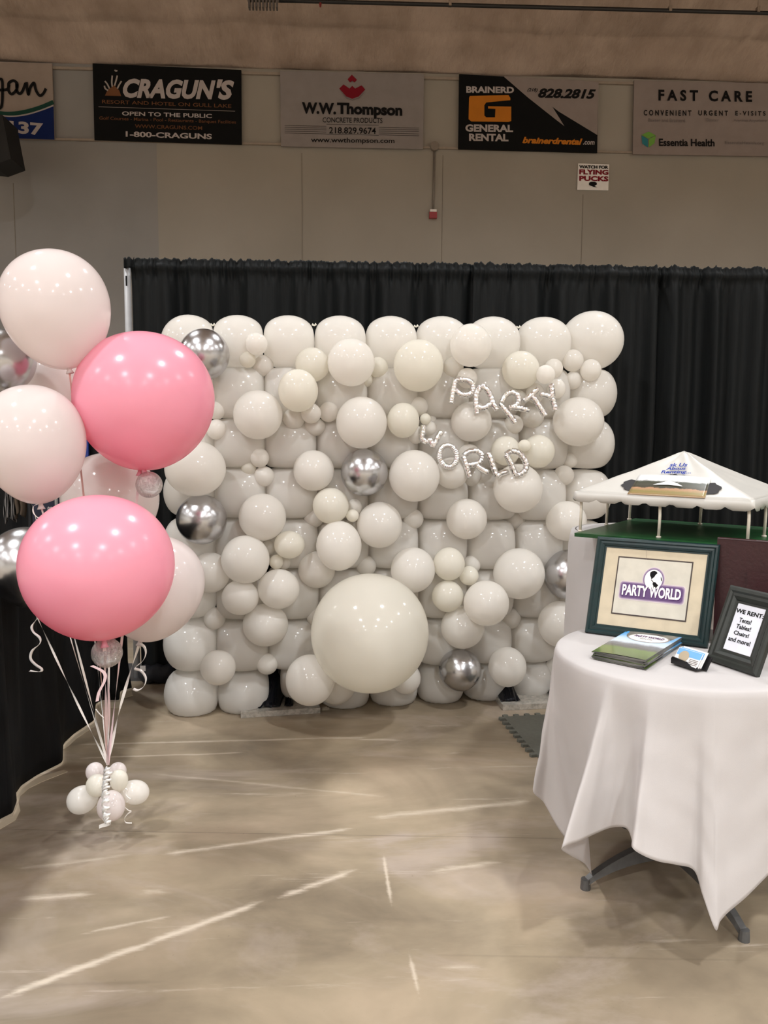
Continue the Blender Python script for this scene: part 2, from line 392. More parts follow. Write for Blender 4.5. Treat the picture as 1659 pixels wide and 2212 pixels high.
stroke(t2, 'plume_spray', 'ink_dim', [[(243, 188), (242, 178), (243, 164)], [(248, 186), (252, 172), (254, 164)], [(237, 192), (232, 182), (227, 176)], [(254, 192), (258, 184), (263, 176)], [(234, 196), (228, 192), (226, 186)], [(248, 152), (251, 154), (254, 153)]], 3)
# 3 white concrete firm banner
t3, q3 = banner('advertising_banner', 'white banner with dark red block logo above bold black lettering', (605, 153), (916, 160), (914, 322), (607, 316), 'banner_white')
tpx(t3, 'main_lettering', 'ink_black', [('W.W.', 652, 221, 726, 246, .05), ('Thompson', 728, 222, 869, 254, .05)], slope=.03)
tpx(t3, 'small_lettering', 'ink_black', [('CONCRETE PRODUCTS', 697, 254, 826, 265, 0), ('218.829.9674', 711, 275, 812, 289, .005), ('www.wwthompson.com', 672, 297, 852, 311, .005)], slope=.012)
R_ = lambda x0, y0, x1, dy=.7, sl=.02: [(x0, y0), (x1, y0+sl*(x1-x0)), (x1, y0+sl*(x1-x0)+dy), (x0, y0+dy)]
ppx(t3, 'rule_lines', 'ink_black', [R_(615, y, 705) for y in (271, 275, 279, 283.5, 287.5)]+[R_(818, y+4, 905) for y in (271, 275, 279, 283.5, 287.5)]+[R_(705, 268.3, 818, .7), R_(705, 290, 818, .7)])
def dia(cx, cy, w, h): return [(cx-w, cy), (cx, cy-h), (cx+w, cy), (cx, cy+h)]
ppx(t3, 'logo', 'ink_red', [[(733, 192), (742, 183), (755, 192), (761, 186), (767, 192), (781, 185), (789, 194), (775, 209), (761, 214), (748, 209)], [(751, 172), (760, 162), (771, 173), (766, 179), (761, 175), (756, 179)]], .012)
ppx(t3, 'logo_shadow', 'ink_grey', [[(735, 196), (748, 211), (761, 216), (776, 211), (789, 198), (776, 213), (761, 218), (748, 213.5)]], .010)
# 4 black and white rental banner
t4, q4 = banner('advertising_banner', 'black and white banner with big orange letter logo on its left', (992, 160), (1293, 177), (1290, 330), (990, 322), 'banner_black')
ppx(t4, 'white_field', 'banner_pale', [[(1087, 165), (1293, 177), (1290, 292), (1206, 241), (1193, 231), (1219, 273), (1202, 260), (1140, 211)]])
ppx(t4, 'logo', 'ink_orange', [[(1015, 208), (1098, 206), (1102, 212), (1102, 217), (1050, 222), (1046, 228), (1046, 250), (1050, 254), (1069, 254), (1070, 236), (1054, 235), (1054, 230), (1104, 231), (1104, 262), (1098, 264), (1018, 263), (1012, 258), (1013, 212)]], .012)
tpx(t4, 'white_lettering', 'ink_white', [('BRAINERD', 1007, 187, 1110, 201, .035), ('GENERAL', 1005, 269, 1108, 285, .035), ('RENTAL', 1013, 289, 1098, 305, .035)], slope=.01)
tpx(t4, 'number_lettering', 'ink_black', [('828.2815', 1162, 191, 1287, 212, .05, .3), ('(218)', 1139, 191, 1161, 200, .02, .3)], slope=.02)
tpx(t4, 'web_lettering', 'ink_orange', [('brainerdrental', 1128, 296, 1258, 310, .045, .3)], slope=.03)
tpx(t4, 'web_ending', 'ink_white', [('.com', 1259, 305, 1284, 313, .02, .2)], slope=.02)
# 5 clinic banner
t5, q5 = banner('advertising_banner', 'pale banner with spaced black capitals and green-blue cube, far right', (1370, 173), (1700, 181), (1697, 338), (1367, 333), 'banner_pale')
tpx(t5, 'main_lettering', 'ink_black', [('F A S T   C A R E', 1422, 194, 1624, 218, .03)], slope=.015)
tpx(t5, 'sub_lettering', 'ink_black', [('C O N V E N I E N T', 1390, 238, 1493, 250, .015), ('U R G E N T', 1508, 239, 1572, 250, .015), ('E - V I S I T S', 1588, 240, 1653, 250, .015),
     ('Essentia Health', 1423, 300, 1543, 316, .02)], slope=.01)
tpx(t5, 'tiny_lettering', 'ink_grey', [('Baxter and Brainerd', 1400, 256, 1479, 264), ('Baxter', 1526, 256, 1552, 263), ('Anytime Anywhere', 1584, 257, 1655, 265), ('EssentiaHealth.org', 1566, 305, 1650, 314)], slope=.012)
ppx(t5, 'cube_top', 'ink_leaf', [[(1385, 292), (1401, 285), (1416, 293), (1400, 300)]], .012)
ppx(t5, 'cube_left', 'ink_teal', [[(1385, 293), (1399, 301), (1399, 319), (1387, 311)]], .012)
ppx(t5, 'cube_right', 'ink_leaf', [[(1401, 301), (1416, 294), (1413, 310), (1401, 319)]], .012)
# puck warning sign
q6 = Quad(ony(1247, 410, WY-.03), ony(1314, 411, WY-.03), ony(1316, 355, WY-.03), ony(1249, 353, WY-.03))
t6 = thing('warning_sign', 'small white paper sign with red and black lettering on the wall', 'sign', q6.P(.5, 0)); g = G(); q6.plate(g, 0, .02); g.make('sheet', 'paper_white', t6)
tpx(t6, 'black_lettering', 'ink_black', [('WATCH FOR', 1251, 357, 1314, 364, .04)], .008, WY-.03, .02)
tpx(t6, 'red_lettering', 'ink_red', [('FLYING', 1251, 366, 1314, 377, .06), ('PUCKS', 1251, 380, 1314, 391, .06)], .008, WY-.03, .02)
ppx(t6, 'puck_drawing', 'ink_black', [[(1272, 395), (1276, 393), (1284, 393), (1289, 395), (1289, 399), (1284, 402), (1290, 405), (1282, 404), (1272, 400)]], .008, WY-.03)
# alarm, conduit, junction box, wall smudge
a = ony(935, 464, WY); t = thing('fire_alarm', 'small red fire alarm box at the foot of the conduit', 'alarm', a)
g = G(); g.abox(a.x-.065, a.x+.065, WY-.07, WY, a.z-.07, a.z+.03); g.make('housing', plain('alarm_red', (150, 30, 34), .4), t)
g = G(); g.abox(a.x-.055, a.x+.055, WY-.085, WY-.002, a.z+.03, a.z+.07); g.make('strobe_lens', plain('strobe_white', (225, 220, 215), .2), t)
j = ony(938, 318, WY); g = G(); g.tube([(a.x, WY-.03, a.z+.07), (a.x+.01, WY-.03, (a.z+j.z)/2), (j.x, WY-.03, j.z-.07)], .016, 8)
tag(g.make('conduit_pipe', plain('grey_conduit', (120, 112, 104), .5), smooth=True), 'thin grey conduit running down the wall to the red alarm', 'pipe')
g = G(); g.tube([(j.x, WY-.08, j.z), (j.x, WY, j.z)], .075, 18)
tag(g.make('junction_box', plain('box_grey', (128, 118, 108), .5)), 'round grey junction box at the top of the conduit', 'junction box')
# hall pipe under the ceiling
a = ony(600, 1, 12); b = ony(1720, 30, 12)
t = thing('sprinkler_pipe', 'long black pipe hanging under the beige ceiling, top right', 'pipe', a)
g = G(); g.tube([a+(b-a)*k/12 for k in range(13)], .027, 10); g.make('pipe_run', plain('black_pipe', (24, 22, 22), .5), t, True)
for px, py in ((972, 8), (1447, 20), (1637, 22)):
    p = ony(px, py, 12); g = G(); g.tube([p, p+Vector((0, 0, .6))], .008, 6); g.abox(p.x-.02, p.x+.02, p.y-.035, p.y+.035, p.z-.035, p.z+.04)
    g.make('hanger', plain('hanger_steel', (140, 125, 112), .5), t)
p = ony(692, 4, 12); g = G(); g.tube([p+Vector((0, 0, -.07)), p+Vector((0, 0, .05))], [.012, .03], 10); g.make('sprinkler_head', plain('sprinkler_red', (120, 30, 28), .5), t)
p0 = ony(535, 12, 11.6); p1 = ony(602, 13, 11.6)
t = thing('ceiling_heater', 'small ribbed heater grille at the top edge of the picture', 'heater', p0)
g = G(); g.tube([p0+Vector((0, 0, .1)), p1+Vector((0, 0, .1))], .05, 12); g.make('housing', plain('heater_grey', (110, 102, 96), .5), t, True)
g = G()
for k in range(9): q = p0.lerp(p1, (k+.5)/9); g.box(q+Vector((-.012, -.05, -.04)), (.024, 0, 0), (0, .1, 0), (0, 0, .12))
g.make('grille', plain('grille_grey', (92, 86, 84), .5), t)
# hanging loudspeaker
a = ony(-60, 262, 13.0); b = ony(20, 262, 13.0); c_ = ony(38, 355, 13.0); d_ = ony(0, 370, 13.0)
t = thing('loudspeaker', 'black loudspeaker hanging in the far upper left corner', 'speaker', a)
g = G(); P2 = [ony(-70, 258, 13), ony(20, 262, 13), ony(38, 355, 13), ony(0, 369, 13), ony(-80, 360, 13)]
g.add([p+Vector((0, -.25, 0)) for p in P2]+[p+Vector((0, .3, 0)) for p in P2], [(0, 1, 2, 3, 4), (9, 8, 7, 6, 5)]+[(i, (i+1) % 5, (i+1) % 5+5, i+5) for i in range(5)])
g.make('cabinet', plain('speaker_black', (14, 13, 13), .7), t)
g = G(); g.tube([ony(-20, 262, 13), ony(-20, 140, 13)+Vector((0, 0, .4))], .015, 6); g.make('cable', plain('cable_black', (20, 20, 20), .6), t)

# ------------------------------------------------------------------ drapes
def pleat(s, seed, amp=.05):
    v = math.sin(s*46+3*noise.noise(Vector((s*1.7, seed, 0))))*.5+math.sin(s*23+4*noise.noise(Vector((s*.9, seed, 3)))+seed)*.6
    v += .5*noise.noise(Vector((s*14, seed, 9)))
    return amp*v*(.65+.7*noise.noise(Vector((s*.8, seed, 5))))
def curtain(name, x0, x1, y, ztop, seed, mat, nx, pocket=.075):
    Wd = x1-x0
    def fn(u, v):
        s = u*Wd; z = ztop*(1-v)
        top = max(0, 1-(ztop-z)/.22)
        d = pleat(s, seed)*(1-.55*top)*(1+.25*(1-z/ztop))
        d += .010*noise.noise(Vector((s*60, z*6, seed)))*top
        ruff = 0
        dz = ztop-z
        if dz < pocket+.05: d += .014*math.sin(s*150+5*noise.noise(Vector((s*6, seed, 1))))*(.4+.6*noise.noise(Vector((s*20, seed, 2))))
        if dz < .012: ruff = .014*noise.noise(Vector((s*38, seed, 7)))+.008*noise.noise(Vector((s*90, seed, 7)))
        if .02 < dz < pocket: d -= .018*math.sin(PI*(dz-.02)/(pocket-.02))
        return Vector((x0+s+.010*noise.noise(Vector((s*5, z*2, seed))), y+d, z+ruff))
    g = G(); vs = [0, .004, .008, .014, .02, .027, .034, .042, .052, .065, .085]+[.085+.915*(k+1)/22 for k in range(22)]
    V = [fn(i/nx, v) for v in vs for i in range(nx+1)]
    g.add(V, [(j*(nx+1)+i, (j+1)*(nx+1)+i, (j+1)*(nx+1)+i+1, j*(nx+1)+i+1) for j in range(len(vs)-1) for i in range(nx)])
    o = g.make(name, mat, None, True); md = o.modifiers.new('thickness', 'SOLIDIFY'); md.thickness = .003; return o
CY = 4.72
xs = [ony(285, 570, CY).x+.0, ony(1030, 580, CY).x, ony(1417, 583, CY).x, 3.6]
labs = ['long black pleated drape behind the left part of the balloon wall', 'black drape panel hanging right behind the balloon wall\'s right edge', 'black drape panel at the far right behind the small tent']
for i in range(3):
    o = curtain('black_curtain', xs[i]+(0, -.025, .004)[i], xs[i+1]-.004, CY-.02-(.012 if i == 1 else 0), 2.455, 3.3*i+1, 'drape', int((xs[i+1]-xs[i])*230)); tag(o, labs[i], 'curtain', 'black back drapes')
g = G(); a_ = ony(270, 565, CY).x; g.grid(lambda u, v: Vector((a_+(xs[0]+.02-a_)*u, CY-.03+.012*math.sin(u*9), 2.452-.055*v+.006*math.sin(u*14)*(1-v))), 20, 5); o = g.make('curtain_sleeve', 'drape', None, True); o.modifiers.new('thickness', 'SOLIDIFY').thickness = .003
tag(o, 'gathered black fabric wrapped over the top of the pale left post', 'curtain')
# pipe and post
px = ony(278, 640, CY).x
t = thing('drape_post', 'pale metal post at the left end of the tall black drape', 'post', (px, CY+.0, 0))
g = G(); g.tube([(px-.005, CY+.0, 0), (px-.005, CY+.0, 2.41)], .019, 16); g.make('pole', plain('post_aluminium', (158, 158, 160), .45, .1), t, True)
g = G(); g.abox(px-.009, px-.001, CY-.024, CY-.012, 2.30, 2.355); g.make('slot', 'ink_black', t)
g = G(); g.abox(px-.2, px+.2, CY-.1+.05, CY+.3, 0, .008); g.make('base_plate', plain('plate_steel', (90, 90, 92), .4, .6), t)
g = G(); g.tube([(px, CY+.03, 2.42), (3.6, CY+.03, 2.42)], .012, 8); tag(g.make('drape_rail', plain('rail_steel', (150, 150, 150), .4, .6), None, True), 'horizontal rail carrying the tall black drapes', 'rail')
# low side drape on the left, hem traced on the floor
hem = [(-300, 2600), (-260, 2250), (-120, 1990), (-70, 1880), (-30, 1800), (0, 1776), (28, 1762), (37, 1735), (33, 1722), (46, 1703), (80, 1680), (136, 1652), (137, 1612), (160, 1590), (205, 1560), (207, 1525), (220, 1517), (258, 1517), (260, 1497), (285, 1490)]
HP = [onz(*p, 0) for p in hem]
def cat_line(P, n):
    out = []
    for i in range(len(P)-1):
        for k in range(n): out.append(P[i].lerp(P[i+1], k/n))
    return out+[P[-1]]
hp = cat_line(HP, 10)
for _ in range(2): hp = [hp[0]]+[(hp[i-1]+hp[i]*2+hp[i+1])/4 for i in range(1, len(hp)-1)]+[hp[-1]]
g = G(); rows = 14; V = []
for j in range(rows+1):
    v = j/rows
    for i, p in enumerate(hp):
        q = Vector((-1.325+.02*math.sin(p.y*38)+.012*noise.noise(Vector((p.y*20, 0, 0))), p.y, 0)); k = v**.8
        V.append(Vector((q.x*k+p.x*(1-k), q.y*k+p.y*(1-k), .012+.90*v)))
nh = len(hp); g.add(V, [(j*nh+i, j*nh+i+1, (j+1)*nh+i+1, (j+1)*nh+i) for j in range(rows) for i in range(nh-1)])
o = g.make('side_drape', 'side_drape', None, True); md = o.modifiers.new('thickness', 'SOLIDIFY'); md.thickness = .003
tag(o, 'low black drape running along the left side of the booth', 'curtain')
# added pale strips standing for the brighter floor along that hem
col('bright_floor_and_seal', (176, 162, 140), .7)
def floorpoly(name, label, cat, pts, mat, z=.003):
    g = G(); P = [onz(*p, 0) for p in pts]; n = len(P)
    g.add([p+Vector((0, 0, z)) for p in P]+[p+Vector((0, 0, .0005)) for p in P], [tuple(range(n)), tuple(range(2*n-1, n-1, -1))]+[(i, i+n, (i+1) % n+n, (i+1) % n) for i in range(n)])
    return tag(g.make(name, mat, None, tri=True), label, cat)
floorpoly('bright_floor_strip', 'pale strip standing for brighter floor at the nearest black drape hem', 'paper strip', [(-30, 1800), (0, 1778), (28, 1764), (38, 1738), (33, 1722), (48, 1702), (80, 1681), (138, 1664), (146, 1668), (90, 1690), (62, 1704), (44, 1720), (40, 1735), (44, 1752), (34, 1772), (0, 1792), (-30, 1810)], 'bright_floor_and_seal')
floorpoly('bright_floor_strip', 'pale strip standing for brighter floor by the middle black drape fold', 'paper strip', [(136, 1612), (160, 1590), (206, 1561), (206, 1568), (165, 1596), (148, 1612), (137, 1620)], 'bright_floor_and_seal')
floorpoly('bright_floor_strip', 'pale strip standing for brighter floor at the farthest drape corner', 'paper strip', [(212, 1518), (258, 1518), (260, 1497), (284, 1492), (287, 1503), (264, 1509), (262, 1530), (214, 1530)], 'bright_floor_and_seal')
# dark bag on the floor behind the balloon wall's left foot
a, b = onz(300, 1478, 0), onz(372, 1476, 0)
t = thing('fabric_bag', 'dark rolled fabric bag lying on the floor behind the ribbons', 'bag', a.lerp(b, .5))
g = G(); g.tube([a.lerp(b, k/8)+Vector((0, .02, .055+.006*math.sin(k*2))) for k in range(9)], [.035, .052, .055, .05, .054, .055, .052, .05, .03], 14); g.make('roll', plain('dark_navy_cloth', (30, 34, 42), .6), t, True)
g = G(); g.box(a+Vector((.02, -.04, .09)), (.03, 0, 0), (0, .01, 0), (0, 0, .03)); g.make('care_tag', 'paper_white', t)

# ------------------------------------------------------------------ neighbouring booth glimpsed on the left
NB = 4.9
g = G(); x0, x1 = -3.6, ony(262, 930, NB).x
def nf(u, v): s = u*(x1-x0); return Vector((x0+s, NB+.02*math.sin(s*30+2*math.sin(s*5)), 1.5*(1-v)+.0))
g.grid(nf, 150, 12); o = g.make('low_drape', 'side_drape', None, True); o.modifiers.new('thickness', 'SOLIDIFY').thickness = .003
tag(o, 'black drape of the neighbouring booth seen between the pink and white balloons', 'curtain')
q = Quad(ony(150, 1010, 4.85), ony(191, 1010, 4.85), ony(189, 900, 4.85), ony(150, 900, 4.85))
t = thing('blue_banner', 'narrow blue panel glimpsed between white balloon and upper pink balloon', 'banner', q.P(.5, 0)); g = G(); q.plate(g, 0, .02); g.make('panel', plain('royal_blue', (22, 44, 120), .5), t)
q = Quad(ony(70, 1130, 4.62), ony(128, 1130, 4.62), ony(126, 1050, 4.62), ony(70, 1050, 4.62))
t = thing('price_sign', 'dark navy sign with white number behind the lower balloons', 'sign', q.P(.5, 0)); g = G(); q.plate(g, 0, .015); g.make('board', plain('navy_board', (14, 20, 44), .5), t)
g = G(); Quad(ony(104, 1106, 4.62), ony(122, 1106, 4.62), ony(122, 1094, 4.62), ony(104, 1094, 4.62)).text(g, '80%', .012, .02); g.make('number', 'ink_white', t)
a = ony(121, 1068, 4.6); t = thing('display_stand', 'pale metal post beside the navy sign with number', 'stand', (a.x, a.y, 0))
g = G(); g.tube([(a.x, a.y, 0), (a.x, a.y, a.z)], .009, 8); g.make('pole', plain('stand_metal', (150, 150, 148), .4, .3), t)
g = G(); g.tube([(a.x-.03, a.y, a.z+.01), (a.x+.02, a.y, a.z+.01)], .012, 8); g.make('clamp', 'silver_ribbon', t)
def cloth(name, label, px0, px1, py0, py1, mat, wav):
    g = G()
    def f(u, v):
        p = ony(px0+(px1-px0)*u+wav*math.sin(v*7+u*3), py0+(py1-py0)*v*(1-.18*math.sin(u*3)), 4.3); return p+Vector((0, .02*math.sin(u*14), 0))
    g.grid(f, 30, 24); o = g.make(name, mat, None, True); o.modifiers.new('thickness', 'SOLIDIFY').thickness = .004; return tag(o, label, 'scarf')
t = NT('striped_knit'); w_ = t.add('ShaderNodeTexWave', wave_type='BANDS'); w_.bands_direction = 'X'; w_.inputs['Scale'].default_value = 42; w_.inputs['Distortion'].default_value = 1.2; t.link(t.coord(), w_.inputs[0])
t.set('Base Color', t.ramp(w_.outputs[1], [(.5, srgb(18, 18, 20)), (.8, srgb(120, 116, 114))])); t.set('Roughness', .9); M['stripe'] = t.m
ra, rb = ony(-60, 1036, 4.3), ony(62, 1036, 4.3); t = thing('garment_rack', 'dark rail holding the striped scarf behind the left white balloon', 'rack', (ra.x, ra.y, 0))
g = G(); g.tube([ra+Vector((0, 0, .01)), rb+Vector((0, 0, .01))], .012, 8); g.make('rail', M['ink_black'], t, True)
for q_ in (ra, rb): g = G(); g.tube([(q_.x, q_.y, 0), q_+Vector((0, 0, .01))], .012, 8); g.make('post', M['ink_black'], t, True)
cloth('striped_scarf', 'black and white striped scarf hanging under the left white balloon', 9, 33, 1040, 1132, 'stripe', 2)
cloth('tan_scarf', 'olive brown cloth hanging beside the striped scarf', 32, 52, 1040, 1122, plain('tan_cloth', (72, 60, 48), .9), 2)

# ------------------------------------------------------------------ balloon wall
def wallpt(px, py, off=0.0):
    """point on the leaning plane of the balloon wall (off = towards the booth)"""
    A = Vector((0, 4.28-off, 0)); nn = Vector((.112, -1, 0))
    d = ray(px, py); t = (A-CAM).dot(nn)/d.dot(nn); return CAM+d*t
U_W = Vector((1, .112, 0)).normalized(); N_W = Vector((.112, -1, 0)).normalized()
placed = []
xt = [357, 460, 568, 678, 789, 898, 1009, 1120, 1229, 1333]
xb = [360, 472, 583, 692, 798, 900, 998, 1093, 1186, 1280]
yl = [683, 795, 905, 1009, 1115, 1222, 1333, 1447, 1550]
yr = [688, 797, 904, 1013, 1122, 1226, 1329, 1424, 1508]
ORD = ['first', 'second', 'third', 'fourth', 'fifth', 'sixth', 'seventh', 'eighth', 'ninth']
def gx(i, j): f = j/8; return xt[i]*(1-f)+xb[i]*f
def gy(i, j): f = min(1, i/7.2); return yl[j]*(1-f)+yr[j]*f
def cell_ball(c, hw, hh, sides, seedk):
    inner = all(sides); R = (1.4 if inner else 1.15)*max(hw, hh); pe = 6 if inner else 8; dz = (.9 if inner else 1.08)*R
    nu, nv = 40, 28; V = []
    for jv in range(nv+1):
        th = PI*jv/nv
        for iu in range(nu):
            ph = 2*PI*iu/nu
            a, b, d = math.sin(th)*math.cos(ph)*R, math.sin(th)*math.sin(ph)*R, math.cos(th)*dz
            def cl(x, h, lo, hi, ex):
                f = hi if x > 0 else lo
                if not f: return x*ex*(1.0 if not inner else .8)
                return 1.02*x/((1+(abs(x)/h)**pe)**(1/pe))
            a2 = cl(a, hw*1.0, sides[0], sides[1], .93); b2 = cl(b, hh*1.0, sides[2], sides[3], .9)
            V.append(c+U_W*a2+Vector((0, 0, 1))*b2+N_W*d)
    return V, [(jv*nu+iu, jv*nu+(iu+1) % nu, (jv+1)*nu+(iu+1) % nu, (jv+1)*nu+iu) for jv in range(nv) for iu in range(nu)], R
SKIP = {(8, 6), (8, 7)}     # behind the tall table and its cloth
for j in range(8):
    for i in range(9):
        if (i, j) in SKIP: continue
        cx = (gx(i, j)+gx(i+1, j)+gx(i, j+1)+gx(i+1, j+1))/4; cy = (gy(i, j)+gy(i+1, j)+gy(i, j+1)+gy(i+1, j+1))/4
        wpx = (gx(i+1, j)+gx(i+1, j+1)-gx(i, j)-gx(i, j+1))/2; hpx = (gy(i, j+1)+gy(i+1, j+1)-gy(i, j)-gy(i+1, j))/2
        if (i, j) == (2, 7): cy -= 20; cx += 12; wpx *= .8; hpx *= .8
        off = .0
        c = wallpt(cx, cy, off); d = (c-CAM).dot(FW)
        hw = wpx/2*d/F; hh = hpx/2*d/F
        V, Fc, R = cell_ball(c, hw, hh, (i > 0, i < 8, j < 7, j > 0), i*9+j)
        if (i, j) == (8, 0): V, Fc, R = cell_ball(c+Vector((0, 0, .015)), hw, hh*1.12, (0, 0, 0, 0), 1)
        zmin = min(v.z for v in V)
        if zmin < .002: V = [Vector((v.x, v.y, max(v.z, .002))) for v in V]
        o = obj('balloon', V, Fc, 'white', None, True, loc=c)
        tag(o, 'white balloon in the wall\'s flat back layer, %s row from top, %s from left' % (ORD[j], ORD[i]), 'balloon', 'white balloons of the wall\'s back layer')
        placed.append((c, min(hw, hh)*1.12))
# little latex tails on the top seams
for pxx, pyy in ((460, 703), (679, 703), (899, 706), (1120, 708)):
    p = wallpt(pxx, pyy, .02); g = G(); g.tube([p+Vector((-.012, 0, .006)), p, p+Vector((.01, 0, .008))], [.006, .004, .007], 8)
    tag(g.make('balloon_knot', 'ivory', None, True), 'tiny twisted balloon knot on the top edge above the %s seam' % {460: 'leftmost', 679: 'second', 899: 'third', 1120: 'rightmost'}[pxx], 'knot', 'knots on top of the balloon wall')
